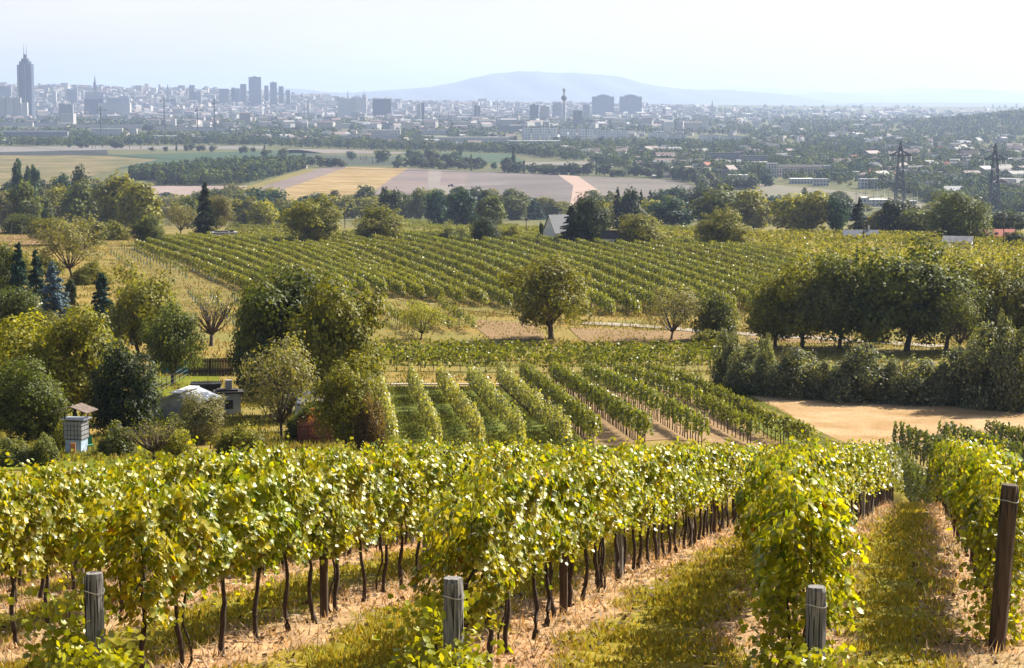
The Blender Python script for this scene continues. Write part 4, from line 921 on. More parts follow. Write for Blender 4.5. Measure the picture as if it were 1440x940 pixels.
# leaf litter and tall grass of the middle distance
def tufts(name, label, area, n, h, col, seed, w=.05):
    rg = np.random.default_rng(seed); A = [np.array(cast(*p)[:2]) for p in area]; u, v = rg.random(n), rg.random(n)
    P = ((1 - u) * (1 - v))[:, None] * A[0] + (u * (1 - v))[:, None] * A[1] + (u * v)[:, None] * A[2] + ((1 - u) * v)[:, None] * A[3]
    k = np.sin(P[:, 0] * .45 + 2 * np.sin(P[:, 1] * .2)) + np.sin(P[:, 1] * .33) + rg.normal(0, .9, n) > -.3; P = P[k]; n = len(P)
    hh = h * rg.uniform(.3, 1.2, n); a = rg.random(n) * 6.28; T = np.stack([np.cos(a), np.sin(a), a * 0], -1) * (w * rg.uniform(.6, 1.8, n))[:, None]
    B = np.stack([P[:, 0], P[:, 1], Hg(P[:, 0], P[:, 1]) - .03], -1); V = np.empty((n, 3, 3)); V[:, 0] = B - T; V[:, 1] = B + T; V[:, 2] = B + np.c_[rg.normal(0, .35, (n, 2)) * hh[:, None], hh]
    b = 1 + rg.uniform(-.45, .45, (n, 1)); yl = rg.uniform(-.2, .3, (n, 1)); TT = np.repeat(np.concatenate([b * (1 + yl), b, b * (1 - yl * .5)], 1), 3, 0)
    tag(put(name, raw_mesh(name, V.reshape(-1, 3), np.arange(n * 3).reshape(-1, 3), M['blade'], TT), color=col), label, 'grass', kind='stuff')
tufts('grass', 'tall dry grass on the bank along the terraced rows', [(340, 345), (1100, 400), (1100, 475), (430, 445)], 45000, .4, lin(190, 172, 104), 1, .09)
tufts('grass', 'rough grass round the crossing of track and lane', [(500, 430), (1450, 440), (1450, 500), (500, 545)], 40000, .35, lin(180, 174, 90), 2, .08)
tufts('grass', 'uncut yellow grass on the left bank and round the gardens', [(-30, 330), (420, 330), (530, 560), (-30, 560)], 80000, .45, lin(186, 168, 92), 3, .08)
tufts('grass', 'uncut grass in the gardens behind the near vines', [(-60, 560), (530, 560), (560, 640), (-60, 655)], 50000, .35, lin(176, 170, 74), 4, .05)
tufts('grass', 'grass between the ten bushy vine rows', [(525, 545), (740, 545), (840, 634), (545, 636)], 40000, .25, lin(150, 155, 60), 5, .05)
tufts('grass', 'low weeds along the stubble field and lane', [(925, 542), (1036, 548), (1185, 624), (1120, 640)], 30000, .16, lin(196, 190, 104), 6, .05)
tufts('stubble', 'cut stubble standing on the brown field', [(1040, 550), (1500, 573), (1500, 640), (1190, 622)], 26000, .12, lin(238, 194, 150), 7, .05)
tufts('grass', 'dark grass fringe along the foot of the overgrown hedge', [(1020, 548), (1500, 568), (1500, 582), (1020, 556)], 20000, .9, lin(110, 125, 50), 8, .08)
# ------------------------------------------------------------------ the plain: fields, woods, town
def fld(name, px, c, label=None, c2=None, scale=.02, off=.25, furrow=None):
    P = [cast(*p, 1300) for p in px]; V = [(p[0], p[1], -85 + off) for p in P]
    m = mat(name + '_' + str(len(bpy.data.materials)), c, .95, c2=c2 or tuple(v * .8 for v in c), scale=scale, spec=.05)
    if furrow:
        nt = m.node_tree; b = nt.nodes['Principled BSDF']; src = b.inputs['Base Color'].links[0].from_socket
        tc = node(nt, 'ShaderNodeTexCoord'); mp = node(nt, 'ShaderNodeMapping'); mp.inputs['Rotation'].default_value = (0, 0, R(furrow))
        wv = node(nt, 'ShaderNodeTexWave'); wv.inputs['Scale'].default_value = .02; wv.inputs['Distortion'].default_value = 1.5; wv.inputs['Detail'].default_value = 3
        mx = node(nt, 'ShaderNodeMix', data_type='RGBA', blend_type='MULTIPLY'); mx.inputs[0].default_value = 1
        cr = node(nt, 'ShaderNodeValToRGB'); cr.color_ramp.elements[0].color = (.82, .82, .82, 1); cr.color_ramp.elements[1].color = (1.1, 1.1, 1.1, 1)
        nt.links.new(tc.outputs['Object'], mp.inputs[0]); nt.links.new(mp.outputs[0], wv.inputs[0]); nt.links.new(wv.outputs[0], cr.inputs[0])
        nt.links.new(src, mx.inputs[6]); nt.links.new(cr.outputs[0], mx.inputs[7]); nt.links.new(mx.outputs[2], b.inputs['Base Color'])
    o = struct('field', raw_mesh('field', V, [tuple(range(len(V)))[::-1]], m), label)
    if o.data.polygons[0].normal.z < 0: o.data.flip_normals()
PINKY = lin(176, 158, 150); PLOW = lin(140, 130, 132); PALEF = lin(186, 176, 168); TAN = lin(186, 164, 120)
fld('pale', [(-60, 207), (200, 206), (372, 206), (372, 210), (150, 211), (-60, 216)], lin(170, 165, 160), 'pale strip field far left')
fld('dark', [(-60, 216), (150, 211), (152, 219), (-60, 219)], lin(80, 84, 80), 'dark ploughed strip', off=.35)
fld('tan', [(-60, 219), (50, 217.5), (150, 220), (222, 225), (160, 240), (60, 266), (-60, 275)], TAN, 'large tan and olive field at the left', lin(118, 122, 78), .015, furrow=80)
fld('green', [(150, 219), (420, 211), (455, 216), (330, 228), (160, 238), (222, 225)], lin(92, 118, 84), 'green strip field', lin(80, 104, 84), .02, .35)
fld('sandy', [(205, 262), (360, 262), (346, 281), (214, 276)], lin(205, 184, 176), 'pale pinkish field before the copse', off=.3)
fld('olive', [(344, 264), (425, 240), (446, 237), (440, 241), (372, 262), (352, 270)], lin(172, 160, 92), 'narrow olive field', off=.4)
fld('grey', [(346, 272), (372, 262), (446, 238), (470, 235.2), (489, 235.4), (396, 268), (380, 292), (330, 292)], PINKY, 'grey ploughed wedge', furrow=20)
fld('golden', [(489, 235.4), (574, 237.5), (550, 252), (505, 285), (500, 300), (370, 300), (396, 268)], lin(226, 198, 146), 'golden wheat stubble field', lin(178, 150, 92), .03, furrow=25)
fld('lilac', [(574, 237.5), (660, 241.5), (640, 300), (490, 300), (505, 285), (550, 252)], PLOW, 'ploughed field with the tractor', PINKY, .008, furrow=70)
fld('light', [(602, 239), (622, 239.8), (618, 262), (700, 268), (690, 275), (600, 280)], PALEF, 'pale harrowed strip', off=.4, furrow=70)
fld('lilac', [(660, 241.5), (784, 246), (806, 262), (800, 300), (640, 300)], lin(132, 124, 122), 'right ploughed field', lin(160, 150, 146), .008, furrow=60)
fld('pink', [(784, 246.3), (813, 248.5), (832, 262), (843, 270), (836, 300), (800, 300), (806, 262)], lin(226, 198, 182), 'pink sandy strip between ploughed fields', lin(214, 186, 170), off=.4)
fld('grey', [(813, 248.5), (945, 253.5), (975, 262), (980, 300), (836, 300), (843, 270)], lin(140, 134, 126), 'grey furrowed field right of the pink strip', lin(170, 160, 150), .008, furrow=55)
fld('pale', [(395, 211), (420, 210), (500, 211.5), (575, 215), (560, 217), (480, 216), (400, 216)], lin(176, 164, 156), 'upper pale field', off=.35)
fld('green', [(560, 217), (575, 214.6), (720, 217.5), (740, 230), (640, 229), (600, 222)], lin(96, 122, 92), 'upper green field', off=.35)
fld('grey', [(400, 217), (600, 222), (640, 230), (560, 233), (420, 232)], lin(100, 108, 92), 'grey green meadow of scattered trees', off=.3)
fld('pale', [(1050, 259), (1080, 260), (1180, 268), (1300, 285), (1300, 305), (1050, 305)], lin(150, 150, 128), 'pale grass field before the school', lin(176, 164, 148), .01)
fld('pale', [(720, 229), (880, 227), (885, 231), (720, 234)], lin(176, 168, 160), 'pale strip between tree lines', off=.35)
fld('pale', [(835, 223.5), (875, 224), (870, 228), (820, 227)], lin(186, 170, 150), off=.5)
fld('pale', [(1050, 300), (1350, 300), (1420, 303), (1420, 309), (1050, 309)], PALEF, off=.5)
# mountains
def mountain(label, Y, prof, depth, c):
    xs = np.linspace(prof[0][0], prof[-1][0], 220); tp = np.interp(xs, [p[0] for p in prof], [p[1] for p in prof]); tp = np.convolve(np.pad(tp, 5, mode='edge'), np.ones(11) / 11, mode='valid')
    rg = np.random.default_rng(int(Y)); tp = tp + np.convolve(rg.normal(0, .6, 220), np.ones(5) / 5, 'same')
    rows = np.linspace(-1, 1, 31); V = []
    for r_ in rows:
        y = Y + r_ * depth; hgt = (HZ - tp) / F * Y + 88; b = np.cos(r_ * math.pi / 2) ** 1.3
        n_ = 1 + .12 * np.sin(xs * .09 + r_ * 9) * abs(r_) * 2
        V.append(np.stack([(xs - CX) / F * Y * (y / Y) ** .3, np.full(220, y), -88 + hgt * b * np.clip(n_, 0, 1.0 if abs(r_) < .1 else 1.05)], -1))
    I = np.arange(220 * 31).reshape(31, 220); f = np.stack([I[:-1, :-1], I[:-1, 1:], I[1:, 1:], I[1:, :-1]], -1).reshape(-1, 4)
    struct('mountain', raw_mesh('mountain', np.concatenate(V), f, mat('mountain_forest', c, .95, scale=.001), smooth=True), label)
mountain('long whaleback mountain in the haze', 24000, [(340, 136), (380, 127), (410, 124), (430, 126), (470, 131), (520, 129.5), (560, 126), (600, 124), (640, 117), (680, 107), (710, 102), (745, 101), (780, 103), (815, 104), (850, 106), (885, 113), (920, 122), (960, 126), (1010, 127), (1080, 131), (1130, 140), (1180, 146)], 5000, (.06, .08, .07))
mountain('low blue hills right of the whaleback', 31000, [(960, 146), (1040, 139), (1080, 136), (1130, 132), (1170, 130), (1220, 132), (1245, 136), (1290, 132), (1330, 127), (1360, 125), (1390, 128), (1440, 130), (1560, 134)], 4000, (.06, .08, .07))
mountain('farthest pale ridge at the right', 41000, [(900, 132), (980, 126), (1020, 123), (1080, 125), (1150, 128), (1200, 131), (1260, 124), (1320, 124), (1390, 129), (1450, 131), (1560, 134)], 4000, (.06, .08, .07))

# copse: a wood that reads as one mass
def cloud_trees(pts, hs, seed, nl, wide=.62, poplars=None):
    """many small trees merged: pts (n,3) on the ground, hs heights"""
    rg = np.random.default_rng(seed); n = len(pts); P, N, S, T = [], [], [], []
    d = dirs(n * nl, rg).reshape(n, nl, 3); w_ = wide * rg.uniform(.7, 1.35, n)
    rad = np.stack([hs * w_ * .5, hs * w_ * .5, hs * .46], -1)[:, None]
    lump = 1 + .25 * np.sin(d[..., :1] * 5 + rg.uniform(0, 6, (n, 1, 1))) * np.sin(d[..., 2:] * 4 + rg.uniform(0, 6, (n, 1, 1)))
    C = d * rad * lump * rg.uniform(.6, 1.02, (n, nl, 1)); C[..., 2] += (hs * .52)[:, None]; C = C + pts[:, None]
    col = np.array([OL, DG, DK, TE, LG])[rg.choice(5, n, p=[.3, .3, .2, .12, .08])] * rg.uniform(.7, 1.3, (n, 1)); tin = np.repeat(col[:, None], nl, 1).reshape(-1, 3)
    sz = (hs[:, None] * .95 / math.sqrt(nl) * rg.uniform(.8, 1.9, (n, nl))).reshape(-1)
    return leaves(C.reshape(-1, 3), (d + rg.normal(0, .35, d.shape) + [0, 0, .35]).reshape(-1, 3), sz, rg, 'quad', .2, tin, 1.1, .22, .08)
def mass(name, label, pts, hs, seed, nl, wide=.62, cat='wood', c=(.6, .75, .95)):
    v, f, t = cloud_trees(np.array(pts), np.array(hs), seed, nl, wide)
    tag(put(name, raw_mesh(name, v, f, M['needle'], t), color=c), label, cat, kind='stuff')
rg = np.random.default_rng(77); pts, hs = [], []
cx_ = [180, 215, 225, 255, 290, 330, 375, 420, 428, 380, 350]; 
while len(pts) < 900:
    px = rg.uniform(185, 428); lo = np.interp(px, [180, 222, 224, 300, 350, 428], [254, 254, 262, 262, 260, 238]); hi = np.interp(px, [180, 240, 290, 340, 428], [247, 242, 231, 229, 231])
    py = rg.uniform(hi + 4, lo)
    pts.append(cast(px, py, 1300)); hs.append(rg.uniform(11, 16))
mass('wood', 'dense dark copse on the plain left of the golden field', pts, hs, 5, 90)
pts = []; hs = []
for i in range(1500):
    px = rg.uniform(1290, 1500); Y = rg.uniform(4700, 6500); p = at(px, Y); pts.append(p); hs.append(rg.uniform(9, 15))
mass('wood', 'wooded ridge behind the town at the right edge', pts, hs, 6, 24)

# individual trees of the plain: hedgerow trees and the front of the town
small = []
tb = random.Random(5)
for px, py, h in [(98, 208, 6), (113, 209, 9), (121, 208, 6), (144, 208, 4), (160, 209, 11), (170, 209, 7), (182, 209, 4), (198, 210, 4), (213, 213, 5), (233, 213, 6), (248, 213, 9), (262, 213, 9), (270, 212, 9), (279, 213, 7), (285, 213, 7), (299, 214, 8), (339, 216, 8), (345, 216, 9), (356, 215, 7), (372, 218, 9), (379, 216, 5),
                  (372, 222, 10), (398, 223, 12), (427, 222, 6), (494, 226, 11), (507, 226, 4), (515, 226, 5), (540, 229, 18), (561, 228, 9), (577, 226, 14), (588, 227, 13), (605, 227, 16), (614, 229, 14), (626, 232, 14), (640, 234, 17), (648, 235, 16), (657, 236, 14), (664, 236, 12), (672, 237, 13), (678, 237, 12), (695, 238, 8), (712, 239, 16), (722, 240, 22)]:
    small.append((px, py, h * 1.15, h * tb.uniform(.8, 1.2)))
px = 420
while px < 484: small.append((px, 234 + tb.uniform(-3, 2), tb.uniform(9, 13), tb.uniform(10, 15))); px += tb.uniform(5, 9)
px = 560
while px < 680: small.append((px, np.interp(px, [560, 680], [236, 240]) + tb.uniform(-2, 1), tb.uniform(9, 17), tb.uniform(10, 15))); px += tb.uniform(7, 11)
px = 715
while px < 960: small.append((px, np.interp(px, [715, 960], [243, 252]) + tb.uniform(-2, 1), tb.uniform(11, 20), tb.uniform(12, 20))); px += tb.uniform(8, 13)
px = -5
while px < -770: small.append((px, np.interp(px, [0, 370, 380, 720, 770], [205.5, 204, 207, 217, 222]) + tb.uniform(-2, .6), tb.uniform(8, 16), tb.uniform(9, 14))); px += tb.uniform(6, 10.5)
px = 950
while px < 1080: small.append((px, np.interp(px, [950, 1010, 1080], [252, 268, 262]) + tb.uniform(-3, 3), tb.uniform(12, 22), tb.uniform(15, 24))); px += tb.uniform(7, 12)
px = 1230
while px < 1250: small.append((px, np.interp(px, [1230, 1450], [266, 306]) + tb.uniform(-8, 2), tb.uniform(12, 22), tb.uniform(13, 22))); px += tb.uniform(5, 9)
small.sort()
for i, (px, py, h, wv) in enumerate(small):
    c = tb.choice([(.07, .08, .035), (.05, .07, .03), DK, DK, TE]); kd = 'tiny' if h > 5 and tb.random() < .9 else 'poplar_tiny'
    p = cast(px, py, 1300); k = ppm(p)
    plant(kd, p, (wv if kd == 'tiny' else wv * .35) / k, h / k * (1 if kd == 'tiny' else 1.3), c, f'{nth(i + 1)} from the left of the single trees on the plain before the town', 'tree', 'tree', 'single trees of the plain')
print('small', len(small))
L_ = [(0, 46, 172.5, 178, 'long low dark-roofed hall at the left edge', 'white', 'dark', 0), (48, 90, 173, 179, 'long low shed roof right of the leftmost hall', 'white', 'dark', 0), (105, 200, 175, 181, 'longest flat roof behind the left fields', 'cream', 'dark', 0), (200, 262, 177, 184, 'flat roofed hall continuing the longest flat roof', 'cream', 'dark', 0), (262, 320, 179, 186, 'pale ended hall right of the long flat roofs', 'white', 'dark', 0),
      (0, 95, 184, 193, 'long row building with slate roof at the left', 'grey', 'slate', 3), (128, 172, 181, 191, 'bright white factory among the left trees', 'white', 'white', 0), (178, 192, 181, 189, 'small white block right of the bright factory', 'white', 'greyroof', 0), (198, 216, 177, 184, 'white hall left of centre among trees', 'white', 'white', 0),
      (214, 252, 191, 196, 'low white warehouse before the left fields', 'white', 'white', 0), (270, 292, 192, 198, 'low pale workshop right of the warehouse', 'cream', 'greyroof', 0), (430, 456, 170, 176, 'flat yellowish hall in the middle left', 'cream', 'white', 0), (475, 492, 174, 181, 'small cream hall left of the white villa block', 'cream', 'white', 0),
      (520, 563, 183, 196, 'brightest white multi-storey hall in the centre left', 'white', 'white', 0), (540, 563, 189, 198, 'front wing of the brightest white hall', 'white', 'greyroof', 0), (480, 497, 192, 197, 'low dark-roofed hall left of the brightest white hall', 'cream', 'dark', 0),
      (610, 716, 193, 200, 'long white glasshouse roof in the centre', 'white', 'white', 0), (716, 790, 198, 202, 'long white shed roof continuing the glasshouse', 'white', 'white', 0), (540, 556, 173, 183, 'pale gabled pair above the brightest white hall', 'grey', 'greyroof', 0), (700, 735, 177, 186, 'grey row building left of the housing slabs', 'grey', 'dark', 0),
      (590, 630, 183, 190, 'flat white store right of the brightest white hall', 'white', 'greyroof', 0), (777, 787, 190, 197, 'little white gabled house below the housing slabs', 'white', 'white', 4), (816, 842, 194, 199, 'dark roofed hall below the housing slabs', 'white', 'dark', 2),
      (1079, 1094, 230, 250, 'white end wing of the school building', 'white', 'greyroof', 0), (1095, 1157, 232.5, 249, 'long school building with dark roof', 'cream', 'dark', 2), (1158, 1168, 233, 250, 'white stair tower at the right of the school', 'white', 'greyroof', 0), (1112, 1145, 251.5, 259, 'white garage row below the school', 'white', 'white', 0),
      (1146, 1165, 252, 262, 'white shed with dark side below the school', 'white', 'greyroof', 0), (1170, 1192, 243, 255, 'grey gabled house right of the school', 'grey', 'slate', 5), (1210, 1236, 252, 266, 'white flat house between school and pylon', 'white', 'greyroof', 0), (1252, 1266, 251, 263, 'small white house beside the big pylon', 'white', 'greyroof', 4),
      (1304, 1323, 256, 272, 'white house with tall pitched roof between the pylons', 'white', 'greyroof', 8), (1330, 1358, 263, 276, 'wide house with pale roofs between the pylons', 'white', 'white', 6), (1221, 1248, 281, 291, 'white control building of the substation', 'white', 'white', 0), (1212, 1222, 278, 291, 'tall white cube at the substation', 'white', 'white', 0),
      (1253, 1290, 283, 289, 'flat white store behind the substation masts', 'white', 'greyroof', 0), (995, 1040, 215, 228, 'dark terraced housing right of centre', 'grey', 'dark', 0), (1040, 1080, 219, 232, 'dark housing stepping down right of centre', 'grey', 'dark', 0), (1050, 1082, 228, 234, 'long white roof before the dark housing', 'white', 'white', 0), (928, 948, 243, 251, 'small house with dark roof at the field edge', 'cream', 'dark', 3),
      (996, 1022, 239, 246, 'white low hall at the edge of the trees', 'white', 'greyroof', 0), (1025, 1052, 246, 257, 'flat white house right of the tree clump', 'white', 'white', 0), (918, 924, 247, 251, 'tiny white hut at the field edge', 'white', 'white', 0), (422, 431, 233, 237, 'little stone barn beside the copse', 'cream', 'greyroof', 1),
      (5, 12, 196.5, 203, 'small white house at the left edge of the fields', 'white', 'white', 2), (1323, 1360, 229, 237, 'long pale hall at the right', 'cream', 'greyroof', 0), (1418, 1442, 223, 228, 'bright white roof at the right edge', 'white', 'white', 0), (1100, 1112, 174, 186, 'far small tower block right of centre', 'white', 'greyroof', 0), (1059, 1068, 170, 180, 'white far tower block right of the hospital', 'white', 'greyroof', 0)]
ZN = [(q[0], q[1], q[3]) for q in L_]
def blocked(px, py): return any(a - 1 < px < b + 1 and bs - 2 < py < bs + 8 for a, b, bs in ZN)
# masses of the town's trees
pts, hs = [], []
for i in range(24000):
    px = rg.uniform(-40, 1480)
    low = np.interp(px, [0, 375, 720, 780, 940, 1000, 1080, 1230, 1300, 1440], [205, 204, 216, 224, 246, 252, 246, 256, 285, 304]); hi_ = 150 if px > 850 else 156
    py = hi_ + (low - hi_) * rg.random() ** .8
    dens = np.interp(py, [150, 165, 176, 200], [.35, .5, 1, 1]) * (1 if px > 700 else np.interp(py, [150, 168, 185], [.3, .8, 1]))
    cl = math.sin(px * .045 + math.sin(py * .3) * 2) + math.sin(px * .017 + py * .21) + rg.normal(0, .5)
    if rg.random() > dens or cl < -.9 or (725 < px < 1055 and 190 < py < 201) or blocked(px, py): continue
    p = cast(px, py, 1500); pts.append(p); hs.append(rg.uniform(8, 15) * (.8 if py > 250 else (1.35 if py < 180 else 1)))
px = -10.0
while px < 775:
    for _ in range(2): pts.append(cast(px + rg.uniform(-2, 2), np.interp(px, [0, 370, 380, 720, 770], [205.5, 204, 207, 217, 222]) + rg.uniform(-3.5, .6), 1500)); hs.append(rg.uniform(9, 17))
    px += rg.uniform(3, 6)
px = 950.0
while px < 1460:
    for _ in range(3): pts.append(cast(px + rg.uniform(-2, 2), np.interp(px, [950, 1010, 1080, 1230, 1440], [252, 266, 252, 268, 304]) + rg.uniform(-22, 1), 1500)); hs.append(rg.uniform(7, 13))
    px += rg.uniform(3, 6)
pts = np.array(pts); hs = np.array(hs); nearm = pts[:, 1] < 4200
print('town trees', len(pts), nearm.sum())
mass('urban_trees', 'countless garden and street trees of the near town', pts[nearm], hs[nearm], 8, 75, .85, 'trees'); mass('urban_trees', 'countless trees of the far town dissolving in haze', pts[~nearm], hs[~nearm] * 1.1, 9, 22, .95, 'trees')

# generic houses of the far town in one mass
pts = []; 
V, Fc, TT = [], [], []; n = 0
def add_house(p, w_, d_, h_, rh, rz, cw_, cr_):
    global n
    c, s = math.cos(rz), math.sin(rz); hx, hy = w_ / 2, d_ / 2
    L = [(-hx, -hy, -2), (hx, -hy, -2), (hx, hy, -2), (-hx, hy, -2), (-hx, -hy, h_), (hx, -hy, h_), (hx, hy, h_), (-hx, hy, h_), (-hx, -hy, h_ + .01), (hx, -hy, h_ + .01), (hx, hy, h_ + .01), (-hx, hy, h_ + .01), (-hx, 0, h_ + rh), (hx, 0, h_ + rh)]
    V.extend([(p[0] + x * c - y * s, p[1] + x * s + y * c, p[2] + z) for x, y, z in L])
    q = [(0, 1, 5, 4), (1, 2, 6, 5), (2, 3, 7, 6), (3, 0, 4, 7), (8, 9, 13, 12), (10, 11, 12, 13), (8, 12, 11, 11), (9, 10, 13, 13)]
    Fc.extend([tuple(n + i for i in (f if f[2] != f[3] else f[:3])) for f in q]); TT.extend([cw_] * 8 + [cr_] * 6); n += 14
WALLS = [(.40, .40, .39), (.34, .32, .29), (.44, .44, .44), (.30, .29, .28), (.38, .35, .31), (.22, .22, .23)]; ROOFS = [(.13, .09, .08), (.10, .10, .10), (.2, .2, .21), (.14, .10, .09), (.3, .3, .3)]
for i in range(6500):
    px = rg.uniform(-40, 1480); low = np.interp(px, [0, 375, 720, 780, 940, 1010, 1080, 1230, 1300, 1440], [202, 201, 212, 218, 244, 254, 240, 255, 262, 280])
    top_ = np.interp(px, [0, 300, 420, 560, 900, 1100, 1440], [123, 131, 138, 146, 152, 155, 160]); py = top_ + (low - top_) * rg.random() ** 1.5
    if (px > 950 and rg.random() < .6) or (py > 172 and rg.random() < .55) or (725 < px < 1055 and 194 < py < 214) or blocked(px, py): continue
    p = cast(px, py, 1500); far = p[1] > 5000
    w_ = rg.uniform(14, 45) if far else rg.uniform(10, 26); h_ = (rg.uniform(9, 24) * (1.6 if rg.random() < .07 else 1)) if far else rg.uniform(4, 10); flat = rg.random() < .35
    if px > 1000 and far: h_ *= .5
    if px > 1270 and 4300 < p[1] < 7000: continue
    add_house(p, w_, rg.uniform(10, 18), h_, .3 if flat else rg.uniform(2, 5), rg.uniform(-.9, .9) if rg.random() < .7 else rg.uniform(0, 3), WALLS[rg.integers(6)], ROOFS[rg.integers(4) if not flat else rg.integers(1, 5)])
tm, tn, tb_ = new_mat('town_plaster'); a_ = node(tn, 'ShaderNodeAttribute', attribute_name='tint'); tn.links.new(a_.outputs['Color'], tb_.inputs['Base Color']); tb_.inputs['Roughness'].default_value = .7
tag(put('town_houses', raw_mesh('town_houses', V, Fc, tm, np.array(TT))), 'countless pale houses and blocks of the town filling the plain', 'houses', kind='stuff')

# ---- buildings one can tell apart
FM = {'white': fac_mat('facade_white', (.5, .5, .48)), 'grey': fac_mat('facade_grey', (.20, .22, .25)), 'dark': fac_mat('facade_dark', (.07, .09, .12), (.03, .04, .06), 3, 3.2, .5), 'cream': fac_mat('facade_cream', (.55, .5, .42)),
      'glass': fac_mat('facade_glass', (.10, .14, .20), (.03, .05, .09), 2.2, 3.4, .35, .35), 'bright': fac_mat('facade_bright', (.75, .76, .78)), 'slab': fac_mat('facade_slab', (.5, .5, .5), (.08, .09, .1), 4.5, 2.9, 1.1)}
def blk(px0, px1, top, base, label, m='white', Y=None, roofc='greyroof', depth=16, gable=0, rz=0, name='apartment_block', cat='building', segs=1, group=None, ph=False):
    pxc = (px0 + px1) / 2; p = at(pxc, min(9600, 85 * F / (base + 13 - HZ))) if Y else cast(pxc, base, 1300); k = ppm(p); W = (px1 - px0) / k
    b = -(top - CY) / F; dy = _cp + b * _sp; dz = b * _cp - _sp; Ht = dz / dy * p[1] - p[2]; Ht = max(Ht, 3)
    t = thing(name, label, cat, (p[0], p[1] + depth / 2, p[2]), rz, group)
    for s in range(segs):
        x0 = -W / 2 + s * W / segs; x1 = x0 + W / segs - (0 if segs == 1 else .12 * W / segs); hh = Ht * (1 if segs == 1 else (1 - .04 * (s % 2)))
        if gable:
            MB().house_wall(x0, x1, -depth / 2, depth / 2, -3, hh - gable, hh).build('wall', FM[m], t); MB().gable(x0, x1, -depth / 2, depth / 2, hh - gable - .2, hh + .1, .5, .3).build('roof', M[roofc], t)
        else:
            MB().box(x0, x1, -depth / 2, depth / 2, -3, hh - .6).build('wall', FM[m], t); MB().box(x0 - .3, x1 + .3, -depth / 2 - .3, depth / 2 + .3, hh - .597, hh).build('roof', M[roofc], t)
        if ph: MB().box(x0 + (x1 - x0) * .35, x0 + (x1 - x0) * .6, -depth * .3, depth * .3, hh + .003, hh + 3.5).build('roof_housing', FM[m], t)
    return t, k, Ht
# tall glass tower with two masts
p = at(37.5, 7200); k = ppm(p); t = thing('skyscraper', 'tallest dark glass tower with two masts at the far left', 'skyscraper', p, .1)
z = lambda py: (HZ - py) / F * p[1] - p[2]
w2 = 9.2 / k
MB().lathe([(w2, -3), (w2, z(92))], 20, -.28 * w2).lathe([(w2, -3), (w2, z(91))], 20, .28 * w2).build('tower_shaft', FM['glass'], t, smooth=False)
MB().lathe([(w2 * .95, z(92) + .05), (w2 * .95, z(87.2))], 20).build('upper_storeys', FM['glass'], t); MB().lathe([(w2 * .6, z(87.2) + .05), (w2 * .6, z(83.5)), (w2 * .28, z(83)), (w2 * .26, z(77.5))], 14).build('crown_block', FM['dark'], t)
for s in (-1.7, 1.9): MB().tube([(s / k, 0, z(78)), (s / k, 0, z(63.5))], [1.1, .35], 5).build('mast', M['steel'], t)
for s in range(3): MB().box(-w2 * 1.0 + s * w2, -w2 * .9 + s * w2, -w2 * 1.12, -w2 * 1.0, 0, z(92)).build('pilaster', M['grey_wall'], t)
for i, (a, b) in enumerate([(0, 8), (9, 19), (20, 29.5), (31, 39)]): blk(a, b, 137.5 if i < 3 else 144, 158, f'{("leftmost","second","third","lower fourth")[i]} of the striped slab towers below the tallest tower', 'slab' if i % 2 else 'white', 4600, 'dark', 14, group='striped slab towers', ph=i < 3)
blk(0, 16, 122, 140, 'pale block at the left edge behind the striped towers', 'grey', 8500); blk(83, 104, 146, 158, 'grey twin block right of the striped towers', 'grey', 4700, ph=True, segs=2)
blk(74, 79, 129, 142, 'narrow white tower left of the pointed spire', 'white', 7600); blk(94, 110, 125, 143, 'pale stepped block behind the dark arched hall', 'grey', 8200, segs=2); blk(120, 146, 129.5, 138, 'long pale nave block at the foot of the pointed spire', 'grey', 8600, gable=12)
def spire(px, top, base, label, wpx, Y, m='greyroof', name='church_tower'):
    p = at(px, Y); k = ppm(p); H = (base - top) / k; z0 = (HZ - base) / F * Y - p[2]; w_ = wpx / k / 2
    t = thing(name, label, 'church tower', p, .2); MB().box(-w_, w_, -w_, w_, -3, z0 + H * .45).build('shaft', M['grey_wall'], t); MB().lathe([(w_ * 1.15, z0 + H * .45 + .01), (w_ * .5, z0 + H * .7), (w_ * .05 + .2, z0 + H)], 8).build('spire', M[m], t)
spire(134.5, 106, 131, 'tall pointed cathedral spire right of the tallest tower', 4.5, 8500); spire(149.5, 118, 128, 'short thin spire right of the pointed cathedral spire', 1.5, 9000); spire(236.5, 118, 130, 'small domed church tower on the left skyline', 3.5, 9500)
spire(489.5, 126, 150, 'left spire above the three pale slabs', 2.6, 8000); spire(511.5, 126, 150, 'first of the twin spires above the three pale slabs', 1.7, 8000); spire(514, 127, 150, 'second of the twin spires above the three pale slabs', 1.5, 8000)
spire(428, 142, 160, 'short spire left in the hazy rooftops', 1.6, 6000); spire(433.5, 140, 162, 'slightly taller spire left in the hazy rooftops', 2.0, 5900); spire(1001.5, 140, 153, 'pointed church spire right of the hospital blocks', 2.4, 8000); spire(1019.5, 147, 155, 'tiny spire right of the pointed church spire', 1.2, 8000)
spire(699.5, 138, 150, 'thin spire on the hazy skyline below the mountain', 1.4, 8500); spire(611, 165, 180, 'church tower above the white halls', 2.4, 4700); spire(631, 155, 172, 'thin grey steeple in the middle of the town', 2, 5200)
t, k, Hh = blk(119, 146, 139.5, 153, 'dark arched hall roof left of centre haze', 'dark', 5200, 'slate', 50, name='exhibition_hall', cat='hall'); blk(146, 182, 138, 150, 'long grey office wing joined to the dark arched hall', 'grey', 5600); blk(168, 180, 135.5, 140, 'small block on the grey office wing', 'grey', 6000)
blk(138, 183, 145, 155, 'white rounded hall before the dark arched hall', 'white', 5000, depth=30, name='exhibition_hall', cat='hall')
